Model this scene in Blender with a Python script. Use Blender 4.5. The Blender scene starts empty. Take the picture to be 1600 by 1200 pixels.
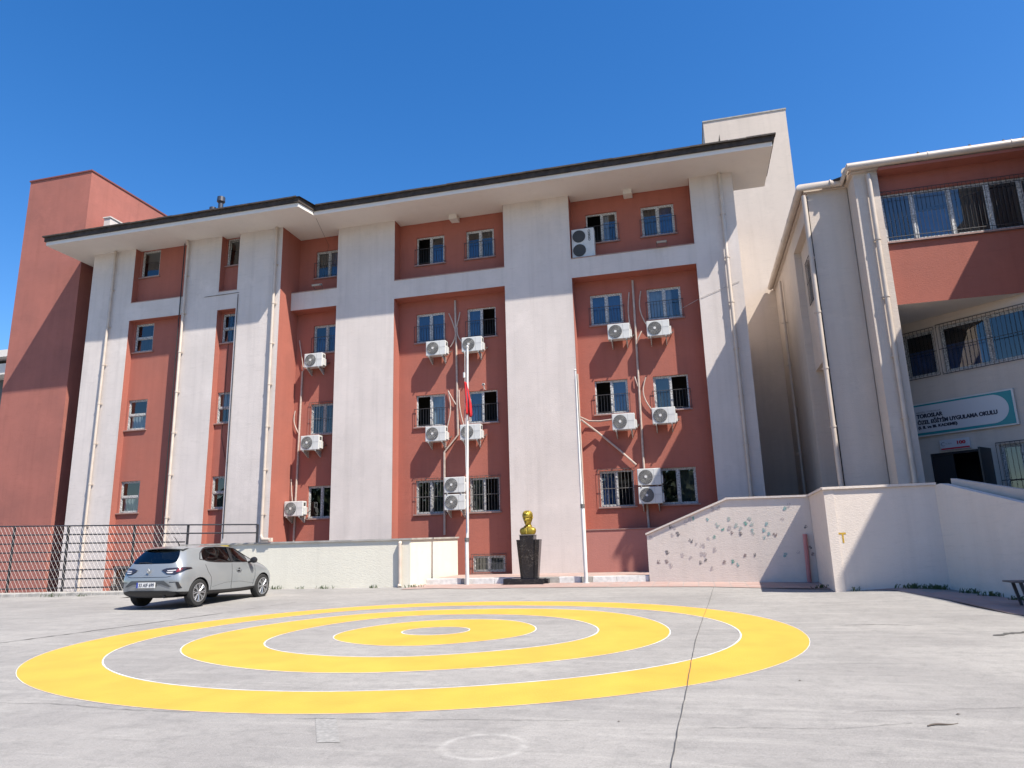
import bpy, bmesh, math, random
from mathutils import Vector, Matrix
from mathutils.bvhtree import BVHTree
random.seed(7)
S = bpy.context.scene
COL = S.collection
R = math.radians

# ------------------------------------------------------------------ camera
YAW, PITCH, ROLL, FPX, EYE = -0.2428923, 0.22440968, -0.02766989, 1098.3, 1.6
cd = bpy.data.cameras.new('camera'); cam = bpy.data.objects.new('camera', cd); COL.objects.link(cam)
cd.sensor_width = 36; cd.lens = FPX/1600*36; cd.clip_start = 0.05; cd.clip_end = 2000
fw = Vector((math.sin(YAW)*math.cos(PITCH), math.cos(YAW)*math.cos(PITCH), math.sin(PITCH)))
r0 = Vector((math.cos(YAW), -math.sin(YAW), 0)); u0 = r0.cross(fw)
rr = r0*math.cos(ROLL)+u0*math.sin(ROLL); uu = -r0*math.sin(ROLL)+u0*math.cos(ROLL)
M = Matrix((rr, uu, -fw)).transposed().to_4x4(); M.translation = (0, 0, EYE)
cam.matrix_world = M
S.camera = cam

# ------------------------------------------------------------------ light
SD = Vector((-1.72, 1.0, -2.8)).normalized()            # direction the sunlight travels
sun = bpy.data.lights.new('sun', 'SUN'); sun.energy = 5.0; sun.angle = R(0.53); sun.color = (1, .94, .84)
so = bpy.data.objects.new('sun', sun); COL.objects.link(so); so.rotation_euler = SD.to_track_quat('-Z', 'Y').to_euler()
so.location = (20, -10, 30)
W = bpy.data.worlds.new('World'); S.world = W; W.use_nodes = True
nt = W.node_tree; bg = nt.nodes['Background']
sky = nt.nodes.new('ShaderNodeTexSky'); sky.sky_type = 'NISHITA'; sky.sun_disc = False
sky.sun_elevation = math.asin(-SD.z); sky.sun_rotation = math.atan2(-SD.x, -SD.y)
sky.altitude = 200; sky.air_density = 1.1; sky.dust_density = 0.7; sky.ozone_density = 3.0
hs = nt.nodes.new('ShaderNodeHueSaturation'); hs.inputs['Saturation'].default_value = 1.36; hs.inputs['Value'].default_value = 1.42; hs.inputs['Hue'].default_value = .507
nt.links.new(sky.outputs[0], hs.inputs['Color']); nt.links.new(hs.outputs[0], bg.inputs[0]); bg.inputs[1].default_value = 0.075
S.view_settings.view_transform = 'Standard'; S.view_settings.look = 'None'
S.view_settings.exposure = 0.92; S.view_settings.gamma = 1
S.render.resolution_x = 1024; S.render.resolution_y = 768

# ------------------------------------------------------------------ materials
ALB = 0.82      # overall darkness of the paints, set together with the exposure
MAT = {}
def mat(name, col, rough=.8, metal=0, spec=.5, noise=None, bump=None, emit=None, coat=0):
    if name in MAT: return MAT[name]
    col = tuple(v*ALB for v in col)
    m = bpy.data.materials.new(name); m.use_nodes = True; n = m.node_tree; b = n.nodes['Principled BSDF']
    b.inputs['Base Color'].default_value = (*col, 1); b.inputs['Roughness'].default_value = rough
    b.inputs['Metallic'].default_value = metal; b.inputs['Specular IOR Level'].default_value = spec
    b.inputs['Coat Weight'].default_value = coat
    tc = n.nodes.new('ShaderNodeTexCoord')
    if noise:
        sc, amt = noise
        t = n.nodes.new('ShaderNodeTexNoise'); t.inputs['Scale'].default_value = sc; t.inputs['Detail'].default_value = 6
        n.links.new(tc.outputs['Object'], t.inputs['Vector'])
        r = n.nodes.new('ShaderNodeMapRange'); r.inputs['From Min'].default_value = .3; r.inputs['From Max'].default_value = .7
        r.inputs['To Min'].default_value = 1-amt; r.inputs['To Max'].default_value = 1+amt*.6
        n.links.new(t.outputs['Fac'], r.inputs['Value'])
        v = n.nodes.new('ShaderNodeVectorMath'); v.operation = 'SCALE'; v.inputs[0].default_value = col
        n.links.new(r.outputs[0], v.inputs['Scale']); n.links.new(v.outputs[0], b.inputs['Base Color'])
    if bump:
        sc, st = bump
        t = n.nodes.new('ShaderNodeTexNoise'); t.inputs['Scale'].default_value = sc; t.inputs['Detail'].default_value = 4
        n.links.new(tc.outputs['Object'], t.inputs['Vector'])
        bp = n.nodes.new('ShaderNodeBump'); bp.inputs['Strength'].default_value = st; bp.inputs['Distance'].default_value = .01
        n.links.new(t.outputs['Fac'], bp.inputs['Height']); n.links.new(bp.outputs[0], b.inputs['Normal'])
    MAT[name] = m; return m

def NT(m):
    n = m.node_tree
    def N(t, **kw):
        o = n.nodes.new(t)
        for k, v in kw.items():
            if k.startswith('i_'): o.inputs[k[2:].replace('_', ' ')].default_value = v
            else: setattr(o, k, v)
        return o
    return n, N, n.links.new

def stucco(name, col, col2, streak=.25, blotch=.5, grain=1.0):
    """painted render: blotches, rain streaks running down, horizontal trowel marks in the relief"""
    col = tuple(v*ALB for v in col); col2 = tuple(v*ALB for v in col2)
    m = bpy.data.materials.new(name); m.use_nodes = True; n, N, L = NT(m); b = n.nodes['Principled BSDF']
    b.inputs['Roughness'].default_value = .9; b.inputs['Specular IOR Level'].default_value = .25
    tc = N('ShaderNodeTexCoord')
    def noise(scale, vs=(1, 1, 1), det=6, rough=.6):
        mp = N('ShaderNodeMapping'); mp.inputs['Scale'].default_value = vs; L(tc.outputs['Object'], mp.inputs[0])
        t = N('ShaderNodeTexNoise', i_Scale=scale, i_Detail=det, i_Roughness=rough); L(mp.outputs[0], t.inputs['Vector']); return t.outputs['Fac']
    def rng(s, a, c, lo, hi):
        r = N('ShaderNodeMapRange'); L(s, r.inputs[0])
        for k, v in zip(('From Min', 'From Max', 'To Min', 'To Max'), (a, c, lo, hi)): r.inputs[k].default_value = v
        return r.outputs[0]
    def mix(f, a, c):
        x = N('ShaderNodeMix', data_type='RGBA'); L(f, x.inputs['Factor'])
        for s, i in ((a, 6), (c, 7)):
            if isinstance(s, tuple): x.inputs[i].default_value = (*s, 1)
            else: L(s, x.inputs[i])
        return x.outputs[2]
    c = mix(rng(noise(.55), .38, .68, 0, blotch), col, col2)
    dk = tuple(v*.62 for v in col)
    c = mix(rng(noise(1.6, (2.2, 2.2, .10), 7, .65), .48, .76, 0, streak), c, dk)       # rain streaks
    c = mix(rng(noise(2.0, (1, 1, 7), 6, .75), .54, .78, 0, .45*grain), c, dk)             # trowel bands
    c = mix(rng(noise(9, (1, 1, 1), 8, .75), .60, .78, 0, .42*grain), c, dk)              # specks
    c = mix(rng(noise(.9, (1, 1, 1), 6, .7), .55, .72, 0, .55*grain), c, tuple(min(1, v*1.13) for v in col))
    L(c, b.inputs['Base Color'])
    c = mix(rng(noise(3.1, (1.4, 1.4, .7), 9, .8), .60, .66, 0, .16*grain), c, dk)
    L(c, b.inputs['Base Color'])
    h1 = noise(14, (1, 1, 3.5), 6, .65); h2 = noise(70, (1, 1, 1), 3)
    ad = N('ShaderNodeMath', operation='MULTIPLY_ADD'); L(h2, ad.inputs[0]); ad.inputs[1].default_value = .35; L(h1, ad.inputs[2])
    bp = N('ShaderNodeBump', i_Strength=.45, i_Distance=.018); L(ad.outputs[0], bp.inputs['Height']); L(bp.outputs[0], b.inputs['Normal'])
    MAT[name] = m; return m

WHITE = stucco('white_render', (.72, .645, .60), (.60, .54, .505), .36, .7)
BEIGE = stucco('beige_render', (.69, .595, .515), (.59, .51, .445), .25, .5)
RED = stucco('red_render', (.425, .142, .103), (.355, .13, .10), .30, .8)
REDT = stucco('faded_red_render', (.41, .15, .118), (.32, .125, .102), .35, .9)
CREAM = stucco('cream_render', (.80, .76, .64), (.74, .70, .60), .16, .4, .7)
PINKW = stucco('pinkish_render', (.83, .725, .635), (.75, .66, .585), .2, .5, .8)
PINKR = stucco('dusty_red_render', (.47, .20, .165), (.42, .18, .15), .2, .5)
SOFF = stucco('soffit_render', (.80, .745, .69), (.72, .67, .62), .05, .5, .5)
FRAME = mat('window_frame_pvc', (.62, .61, .59), .45, noise=(28, .75))
PVC = mat('white_pvc', (.70, .69, .67), .4, noise=(5, .1))
PVCOLD = mat('dirty_white_paint', (.52, .51, .49), .6, noise=(28, .8))
PIPE = mat('cream_pipe', (.60, .51, .43), .45, noise=(3, .12))
STEEL = mat('white_steel', (.66, .655, .63), .4, noise=(5, .10))
GRILL = mat('grey_plastic', (.20, .20, .20), .55)
DARKG = mat('fan_dark', (.06, .06, .06), .6)
IRON = mat('black_iron', (.035, .035, .04), .5)
IRONW = mat('weathered_iron', (.15, .145, .14), .6, noise=(20, .4))
ROOFM = mat('roof_tile', (.055, .04, .032), .8, noise=(5, .5), bump=(20, .6))
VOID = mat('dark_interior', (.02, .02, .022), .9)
BLACKC = mat('black_cable', (.02, .02, .02), .6)
HOSE = mat('insulated_pipe', (.52, .42, .36), .7, noise=(10, .2))
SILL = mat('sill_marble', (.36, .22, .19), .6, noise=(8, .2))
CONC = mat('concrete_edge', (.40, .38, .35), .9, noise=(4, .3), bump=(30, .5))
CURT_B = mat('blue_curtain', (.03, .085, .25), .9, noise=(4, .3))
CURT_W = mat('pale_curtain', (.42, .44, .47), .9, noise=(4, .2))
CURT_G = mat('grey_green_blind', (.05, .06, .055), .9, noise=(4, .2))
GOLD = mat('gold_paint', (.38, .27, .035), .42, metal=.6, noise=(14, .25), bump=(30, .25))
WHITEP = mat('white_paint', (.74, .73, .70), .6, noise=(9, .2), bump=(30, .3))
TEAL = mat('teal_print', (.015, .27, .30), .4)
SIGNW = mat('sign_white', (.62, .63, .66), .35)
NAVY = mat('dark_lettering', (.03, .035, .06), .6)
GREYL = mat('grey_lettering', (.28, .29, .32), .6)
REDP = mat('red_print', (.55, .03, .04), .5)
FLAG = mat('flag_red', (.52, .015, .02), .75)

def glass_mat(name, ior=1.9, tint=(.62, .68, .70)):
    m = bpy.data.materials.new(name); m.use_nodes = True; n, N, L = NT(m)
    for x in list(n.nodes):
        if x.type != 'OUTPUT_MATERIAL': n.nodes.remove(x)
    out = [x for x in n.nodes if x.type == 'OUTPUT_MATERIAL'][0]
    tr = N('ShaderNodeBsdfTransparent'); tr.inputs[0].default_value = (*tint, 1)
    gl = N('ShaderNodeBsdfGlossy', i_Roughness=.015); gl.inputs[0].default_value = (.95, .97, 1, 1)
    geo = N('ShaderNodeNewGeometry'); dt = N('ShaderNodeVectorMath', operation='DOT_PRODUCT'); L(geo.outputs['Incoming'], dt.inputs[0]); L(geo.outputs['Normal'], dt.inputs[1])
    ab = N('ShaderNodeMath', operation='ABSOLUTE'); L(dt.outputs['Value'], ab.inputs[0]); om = N('ShaderNodeMath', operation='SUBTRACT'); om.inputs[0].default_value = 1; L(ab.outputs[0], om.inputs[1])
    pw = N('ShaderNodeMath', operation='POWER'); L(om.outputs[0], pw.inputs[0]); pw.inputs[1].default_value = 4
    F0 = ((ior-1)/(ior+1))**2; fr = N('ShaderNodeMath', operation='MULTIPLY_ADD'); L(pw.outputs[0], fr.inputs[0]); fr.inputs[1].default_value = 1-F0; fr.inputs[2].default_value = F0
    tc = N('ShaderNodeTexCoord'); tx = N('ShaderNodeTexNoise', i_Scale=1.1, i_Detail=2); L(tc.outputs['Object'], tx.inputs['Vector'])
    bp = N('ShaderNodeBump', i_Strength=.12, i_Distance=.02); L(tx.outputs['Fac'], bp.inputs['Height']); L(bp.outputs[0], gl.inputs['Normal'])
    mx = N('ShaderNodeMixShader'); L(fr.outputs[0], mx.inputs[0]); L(tr.outputs[0], mx.inputs[1]); L(gl.outputs[0], mx.inputs[2]); L(mx.outputs[0], out.inputs[0])
    MAT[name] = m; return m
GLASS = glass_mat('window_glass', 1.95)
CARGLASS = glass_mat('car_glass', 1.7, (.10, .12, .12))

# ------------------------------------------------------------------ helpers
class MB:
    def __init__(s): s.v = []; s.f = []; s.m = []
    def add(s, vs, fs, m=0):
        o = len(s.v); s.v += [tuple(v) for v in vs]; s.f += [tuple(i+o for i in f) for f in fs]; s.m += [m]*len(fs)
        return s
    def box(s, x0, x1, y0, y1, z0, z1, m=0):
        v = [(x, y, z) for z in (z0, z1) for y in (y0, y1) for x in (x0, x1)]
        return s.add(v, [(0, 2, 3, 1), (4, 5, 7, 6), (0, 1, 5, 4), (2, 6, 7, 3), (0, 4, 6, 2), (1, 3, 7, 5)], m)
    def quad(s, a, b, c, d, m=0): return s.add([a, b, c, d], [(0, 1, 2, 3)], m)
    def prism(s, poly, z0, z1, m=0):
        n = len(poly)
        v = [(x, y, z0) for x, y in poly]+[(x, y, z1) for x, y in poly]
        f = [tuple(range(n))[::-1], tuple(range(n, 2*n))]+[(i, (i+1) % n, (i+1) % n+n, i+n) for i in range(n)]
        return s.add(v, f, m)
    def extr(s, poly, axis_pts, m=0):
        """poly of 3D points extruded by a vector"""
        n = len(poly); d = Vector(axis_pts)
        v = [Vector(p) for p in poly]+[Vector(p)+d for p in poly]
        f = [tuple(range(n))[::-1], tuple(range(n, 2*n))]+[(i, (i+1) % n, (i+1) % n+n, i+n) for i in range(n)]
        return s.add(v, f, m)
    def tube(s, pts, r, seg=8, m=0, cap=True, radii=None):
        pts = [Vector(p) for p in pts]; n = len(pts); ring = []
        prev = None
        for i, p in enumerate(pts):
            t = (pts[min(i+1, n-1)]-pts[max(i-1, 0)]).normalized()
            a = Vector((0, 0, 1)) if abs(t.z) < .9 else Vector((1, 0, 0))
            if prev is None: e1 = t.cross(a).normalized()
            else: e1 = (prev-t*prev.dot(t)).normalized()
            prev = e1; e2 = t.cross(e1); q = radii[i] if radii else r
            ring.append([p+(e1*math.cos(2*math.pi*k/seg)+e2*math.sin(2*math.pi*k/seg))*q for k in range(seg)])
        v = [x for g in ring for x in g]; f = []
        for i in range(n-1):
            for k in range(seg):
                f.append((i*seg+k, i*seg+(k+1) % seg, (i+1)*seg+(k+1) % seg, (i+1)*seg+k))
        if cap: f += [tuple(range(seg))[::-1], tuple((n-1)*seg+k for k in range(seg))]
        return s.add(v, f, m)
    def lathe(s, prof, seg=24, c=(0, 0, 0), axis='z', m=0):
        v = []; f = []
        for r, h in prof:
            for k in range(seg):
                a = 2*math.pi*k/seg; x, y = r*math.cos(a), r*math.sin(a)
                v.append({'z': (c[0]+x, c[1]+y, c[2]+h), 'y': (c[0]+x, c[1]+h, c[2]+y), 'x': (c[0]+h, c[1]+x, c[2]+y)}[axis])
        n = len(prof)
        for i in range(n-1):
            for k in range(seg): f.append((i*seg+k, i*seg+(k+1) % seg, (i+1)*seg+(k+1) % seg, (i+1)*seg+k))
        f += [tuple(range(seg))[::-1], tuple((n-1)*seg+k for k in range(seg))]
        return s.add(v, f, m)

def origin(p):
    v = Vector((0, 0, 0))
    while p is not None: v = v+p.location; p = p.parent
    return v
def obj(name, mb, mats, parent=None, world=True, smooth=False, bevel=0, loc=None, rotz=0):
    """one mesh object; world=True: vertices are given in world metres"""
    me = bpy.data.meshes.new(name)
    off = Vector((0, 0, 0))
    if world and parent is not None: off = origin(parent)
    me.from_pydata([tuple(Vector(v)-off) for v in mb.v], [], mb.f)
    for k in (mats if isinstance(mats, (list, tuple)) else [mats]): me.materials.append(k)
    for p, k in zip(me.polygons, mb.m): p.material_index = k
    bm = bmesh.new(); bm.from_mesh(me); bmesh.ops.recalc_face_normals(bm, faces=bm.faces); bm.to_mesh(me); bm.free()
    if smooth:
        for p in me.polygons: p.use_smooth = True
        try: me.set_sharp_from_angle(angle=R(40))
        except Exception: pass
    me.update()
    o = bpy.data.objects.new(name, me); COL.objects.link(o); o.parent = parent
    if loc is not None: o.location = loc
    o.rotation_euler = (0, 0, rotz)
    if bevel:
        b = o.modifiers.new('bevel', 'BEVEL'); b.width = bevel; b.segments = 2; b.limit_method = 'ANGLE'
    return o
def tag(o, label=None, cat=None, group=None, kind=None):
    for k, v in (('label', label), ('category', cat), ('group', group), ('kind', kind)):
        if v: o[k] = v
    return o
def thing(name, label, cat, loc=(0, 0, 0), rotz=0, group=None):
    o = bpy.data.objects.new(name, None); COL.objects.link(o); o.location = loc; o.rotation_euler = (0, 0, rotz)
    o.empty_display_size = .2
    return tag(o, label, cat, group)
def dup(root, loc, rotz=0, label=None):
    def cp(o, par):
        c = o.copy(); COL.objects.link(c); c.parent = par
        for ch in kids[o.name]: cp(ch, c)
        return c
    kids = {}
    def walk(o):
        kids[o.name] = list(o.children)
        for ch in o.children: walk(ch)
    walk(root)
    c = cp(root, None); c.location = loc; c.rotation_euler = (0, 0, rotz)
    if label: c['label'] = label
    return c

def wall_holes(mb, x0, x1, z0, z1, y, holes, reveal=.12, m=0, xform=None):
    """vertical wall face at local y with rectangular openings and their reveals"""
    xs = sorted({x0, x1, *[h[0] for h in holes], *[h[1] for h in holes]}); zs = sorted({z0, z1, *[h[2] for h in holes], *[h[3] for h in holes]})
    T = xform or (lambda p: p)
    for i in range(len(xs)-1):
        for k in range(len(zs)-1):
            cx, cz = (xs[i]+xs[i+1])/2, (zs[k]+zs[k+1])/2
            if any(h[0] < cx < h[1] and h[2] < cz < h[3] for h in holes): continue
            mb.quad(T((xs[i], y, zs[k])), T((xs[i+1], y, zs[k])), T((xs[i+1], y, zs[k+1])), T((xs[i], y, zs[k+1])), m)
    for a, b, c, d in [h[:4] for h in holes]:
        e = y+reveal
        for p in (((a, y, c), (b, y, c), (b, e, c), (a, e, c)), ((a, y, d), (b, y, d), (b, e, d), (a, e, d)),
                  ((a, y, c), (a, e, c), (a, e, d), (a, y, d)), ((b, y, c), (b, e, c), (b, e, d), (b, y, d))):
            mb.quad(*[T(q) for q in p], m)

def curtain_mesh(x0, x1, z0, z1, y):
    mb = MB(); n = max(8, int((x1-x0)/.03)); ph = random.random()*6
    v = []
    for i in range(n+1):
        x = x0+(x1-x0)*i/n; yy = y+.018*math.sin(i*1.3+ph)+.008*math.sin(i*.47+ph)
        v += [(x, yy, z0), (x, yy, z1)]
    mb.add(v, [(2*i, 2*i+2, 2*i+3, 2*i+1) for i in range(n)]); return mb

def window(parent, x0, x1, z0, z1, loc, rotz=0, panes=2, style='guard', curt=('', ''), opened=None, mulls=None, depth=.075, fr=.05, sill=True, horiz=False, framemat=None, label=None, tilt=0):
    """window in wall-local coordinates (x along wall, y into it); loc/rotz place the wall frame.
    one part (outer frame) with pane, curtain, grille and sill as sub-parts"""
    base = Vector((math.cos(rotz)*x0, math.sin(rotz)*x0, z0)); w, h = x1-x0, z1-z0
    L = Vector(loc)+base-origin(parent)
    fm = framemat or FRAME
    f = MB(); d0, d1 = depth, depth+.06
    f.box(0, w, d0, d1, 0, fr); f.box(0, w, d0, d1, h-fr, h); f.box(0, fr, d0, d1, fr, h-fr); f.box(w-fr, w, d0, d1, fr, h-fr)
    mu = mulls if mulls is not None else ([] if panes == 1 else [(w*(i+1)/panes) for i in range(panes-1)])
    if horiz:
        f.box(fr, w-fr, d0-.01, d1, h*.5-.035, h*.5+.035)
    else:
        for mx in mu: f.box(mx-.036, mx+.036, d0-.01, d1, fr, h-fr)
    win = obj('window', f, fm, parent, world=False, loc=L, rotz=rotz)
    if label: win['label'] = label
    cells = []
    if horiz: cells = [(fr, w-fr, h*.5+.035, h-fr), (fr, w-fr, fr, h*.5-.035)]
    else:
        e = [0]+mu+[w]
        for i in range(len(e)-1): cells.append((e[i]+(fr if i == 0 else .036), e[i+1]-(fr if i == len(e)-2 else .036), fr, h-fr))
    for i, (a, b, c, d) in enumerate(cells):
        if opened == i: continue
        p = MB(); s = .03; yy = d0+.02
        # sash frame and glass
        p.box(a, b, yy, yy+.03, c, c+s); p.box(a, b, yy, yy+.03, d-s, d); p.box(a, a+s, yy, yy+.03, c+s, d-s); p.box(b-s, b, yy, yy+.03, c+s, d-s)
        p.quad((a+s, yy+.012, c+s), (b-s, yy+.012, c+s), (b-s, yy+.012, d-s), (a+s, yy+.012, d-s), 1)
        po = obj('pane', p, [fm, GLASS], win, world=False)
        if tilt and i == 0:
            po.rotation_euler = (R(tilt), 0, 0)
        k = curt[i] if i < len(curt) else ''
        cm = {'b': CURT_B, 'w': CURT_W, 'g': CURT_G, 'B': CURT_B, 'W': CURT_W}.get(k)
        if cm:
            top = d if k in 'bwg' else c+(d-c)*.62
            if k == 'W': obj('curtain', curtain_mesh(a, a+(b-a)*.45, c, d, d1+.10), cm, win, world=False)
            else: obj('curtain', curtain_mesh(a, b, c, top, d1+.10), cm, win, world=False)
    if sill:
        s = MB(); s.box(-.07, w+.07, -.07, depth, -.045, 0); obj('sill', s, SILL, win, world=False)
    if style in ('guard', 'full', 'fullb', 'cage', 'cageb'):
        g = MB(); y = -.055; gm = IRON
        def bar(xa, za, xb, zb, r=.009): g.tube([(xa, y, za), (xb, y, zb)], r, 5)
        if style == 'guard':
            ht = h*.56
            bar(-.06, ht, w+.06, ht, .012); bar(-.06, .06, w+.06, .06, .010); bar(-.05, .02, -.05, ht); bar(w+.05, .02, w+.05, ht)
            n = 11
            for i in range(1, n): bar(w*i/n, .06, w*i/n, ht, .006)
            for xx in (-.05, w+.05):
                for zz in (.06, ht): g.tube([(xx, y, zz), (xx, .0, zz)], .007, 5)
        else:
            gm = IRONW if style in ('full', 'cage') else IRON
            n = max(6, int(w/.10)); m_ = .05
            for zz in (-m_, h*.5 if 'cage' not in style else .12, h-.12 if 'cage' in style else h+m_, h+m_): bar(-m_, zz, w+m_, zz, .010)
            for i in range(n+1): bar(-m_+(w+2*m_)*i/n, -m_, -m_+(w+2*m_)*i/n, h+m_, .006)
            for xx in (-m_, w+m_):
                for zz in (0, h): g.tube([(xx, y, zz), (xx, .0, zz)], .008, 5)
        obj('grille', g, gm, win, world=False)
    return win

def text_mesh(s, size, bold=0, font_shear=0, align='LEFT'):
    cu = bpy.data.curves.new('lettering', 'FONT'); cu.body = s; cu.size = size; cu.extrude = .002; cu.offset = bold; cu.align_x = align
    o = bpy.data.objects.new('lettering_tmp', cu); COL.objects.link(o)
    dg = bpy.context.evaluated_depsgraph_get(); me = bpy.data.meshes.new_from_object(o.evaluated_get(dg))
    mb = MB(); mb.v = [tuple(v.co) for v in me.vertices]; mb.f = [tuple(p.vertices) for p in me.polygons]; mb.m = [0]*len(mb.f)
    bpy.data.objects.remove(o); bpy.data.curves.remove(cu); bpy.data.meshes.remove(me)
    return mb
def fit(mb, x0, x1, z0, z1, y):
    """scale letter mesh (in xy) into a rectangle of the xz plane"""
    xs = [v[0] for v in mb.v]; ys = [v[1] for v in mb.v]; a, b, c, d = min(xs), max(xs), min(ys), max(ys)
    mb.v = [(x0+(v[0]-a)/(b-a)*(x1-x0), y-(.002 if v[2] > 0 else 0), z0+(v[1]-c)/(d-c)*(z1-z0)) for v in mb.v]
    return mb
# ------------------------------------------------------------------ ground
def sstep(a, b, x):
    t = min(1, max(0, (x-a)/(b-a))); return t*t*(3-2*t)
def gz(x, y):
    z = .021*min(32, max(-3, y))
    z += .12*math.exp(-((x-4.2)/1.5)**2-((y-16.9)/1.6)**2) 
    if x < -16.3 and y > 19.75+.0*(x+23): z -= .75*sstep(0, .35, y-19.75)*sstep(0, .4, -16.3-x)
    return z
def ground_mat():
    m = bpy.data.materials.new('yard_concrete'); m.use_nodes = True; n, N, L = NT(m); b = n.nodes['Principled BSDF']
    b.inputs['Roughness'].default_value = .85; b.inputs['Specular IOR Level'].default_value = .3
    tc = N('ShaderNodeTexCoord')
    def mp(rot, sc):
        q = N('ShaderNodeMapping'); q.inputs['Rotation'].default_value = (0, 0, rot); q.inputs['Scale'].default_value = sc
        L(tc.outputs['Object'], q.inputs[0]); return q.outputs[0]
    def noise(v, s, d=6, r=.6, dist=0):
        t = N('ShaderNodeTexNoise', i_Scale=s, i_Detail=d, i_Roughness=r, i_Distortion=dist); L(v, t.inputs['Vector']); return t.outputs['Fac']
    def rng(s, a, c, lo, hi):
        r = N('ShaderNodeMapRange'); L(s, r.inputs[0])
        for k, v in zip(('From Min', 'From Max', 'To Min', 'To Max'), (a, c, lo, hi)): r.inputs[k].default_value = v
        return r.outputs[0]
    def mix(f, a, c):
        x = N('ShaderNodeMix', data_type='RGBA'); L(f, x.inputs['Factor'])
        for s, i in ((a, 6), (c, 7)):
            if isinstance(s, tuple): x.inputs[i].default_value = (*s, 1)
            else: L(s, x.inputs[i])
        return x.outputs[2]
    o = mp(0, (1, 1, 1))
    c = mix(rng(noise(o, .35, 5, .6, .6), .35, .65, 0, 1), (0.219, 0.208, 0.198), (0.297, 0.282, 0.264))
    c = mix(rng(noise(mp(R(-14), (.45, 3.2, 1)), 1.0, 8, .7, .9), .5, .75, 0, .42), c, (0.142, 0.134, 0.131))   # darker trowelled arcs
    c = mix(rng(noise(mp(R(12), (.35, 2.6, 1)), 1.3, 7, .65, 1.2), .50, .78, 0, .6), c, (0.396, 0.378, 0.349))      # pale swept bands
    c = mix(rng(noise(mp(R(-5), (1.2, 14, 1)), 1.1, 6, .7, .4), .55, .76, 0, .35), c, (0.129, 0.122, 0.119))
    c = mix(rng(noise(o, 30, 8, .85), .53, .70, 0, .65), c, (0.103, 0.098, 0.095))                                    # grit
    c = mix(rng(noise(o, 48, 6, .8), .56, .70, 0, .6), c, (0.413, 0.391, 0.373))
    # faint chalk circle and chalk patch on the near concrete
    sp = N('ShaderNodeVectorMath', operation='DISTANCE'); L(tc.outputs['Object'], sp.inputs[0]); sp.inputs[1].default_value = (-1.68, 5.56, .12)
    d1 = N('ShaderNodeMath', operation='SUBTRACT'); L(sp.outputs['Value'], d1.inputs[0]); d1.inputs[1].default_value = .31
    d2 = N('ShaderNodeMath', operation='ABSOLUTE'); L(d1.outputs[0], d2.inputs[0])
    k = rng(d2.outputs[0], .0, .05, .42, 0); kn = N('ShaderNodeMath', operation='MULTIPLY'); L(k, kn.inputs[0]); L(rng(noise(o, 9), .35, .6, .1, 1), kn.inputs[1])
    c = mix(rng(noise(o, 95, 5, .85), .50, .66, 0, .6), c, (.10, .095, .09))
    c = mix(rng(noise(o, 130, 4, .85), .54, .68, 0, .6), c, (.44, .43, .41))
    c = mix(rng(noise(o, 5, 8, .78), .48, .70, 0, .55), c, (.15, .145, .138))
    c = mix(kn.outputs[0], c, (0.447, 0.433, 0.407))
    L(c, b.inputs['Base Color'])
    h = noise(o, 45, 6, .75); h2 = noise(mp(R(-14), (1, 6, 1)), 3, 6, .7, .5)
    ad = N('ShaderNodeMath', operation='MULTIPLY_ADD'); L(h, ad.inputs[0]); ad.inputs[1].default_value = .5; L(h2, ad.inputs[2])
    bp = N('ShaderNodeBump', i_Strength=.5, i_Distance=.012); L(ad.outputs[0], bp.inputs['Height']); L(bp.outputs[0], b.inputs['Normal'])
    return m
GROUND = ground_mat()
def axis(parts):
    o = []
    for a, b, st in parts:
        n = max(1, int(round((b-a)/st))); o += [a+(b-a)*i/n for i in range(n)]
    return o+[parts[-1][1]]
gx = axis([(-400, -60, 85), (-60, -28, 4), (-28, -17, .5), (-17, -15.9, .1), (-15.9, 0, 1), (0, 8, .5), (8, 60, 6), (60, 400, 85)])
gy = axis([(-300, -10, 60), (-10, 14, 1), (14, 19.5, .5), (19.5, 20.3, .1), (20.3, 24, .5), (24, 60, 4), (60, 700, 80)])
mb = MB(); v = [(x, y, gz(x, y)) for y in gy for x in gx]; nx = len(gx)
mb.add(v, [(j*nx+i, j*nx+i+1, (j+1)*nx+i+1, (j+1)*nx+i) for j in range(len(gy)-1) for i in range(nx-1)])
o = obj('ground', mb, GROUND, smooth=True); tag(o, kind='structure')

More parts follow.
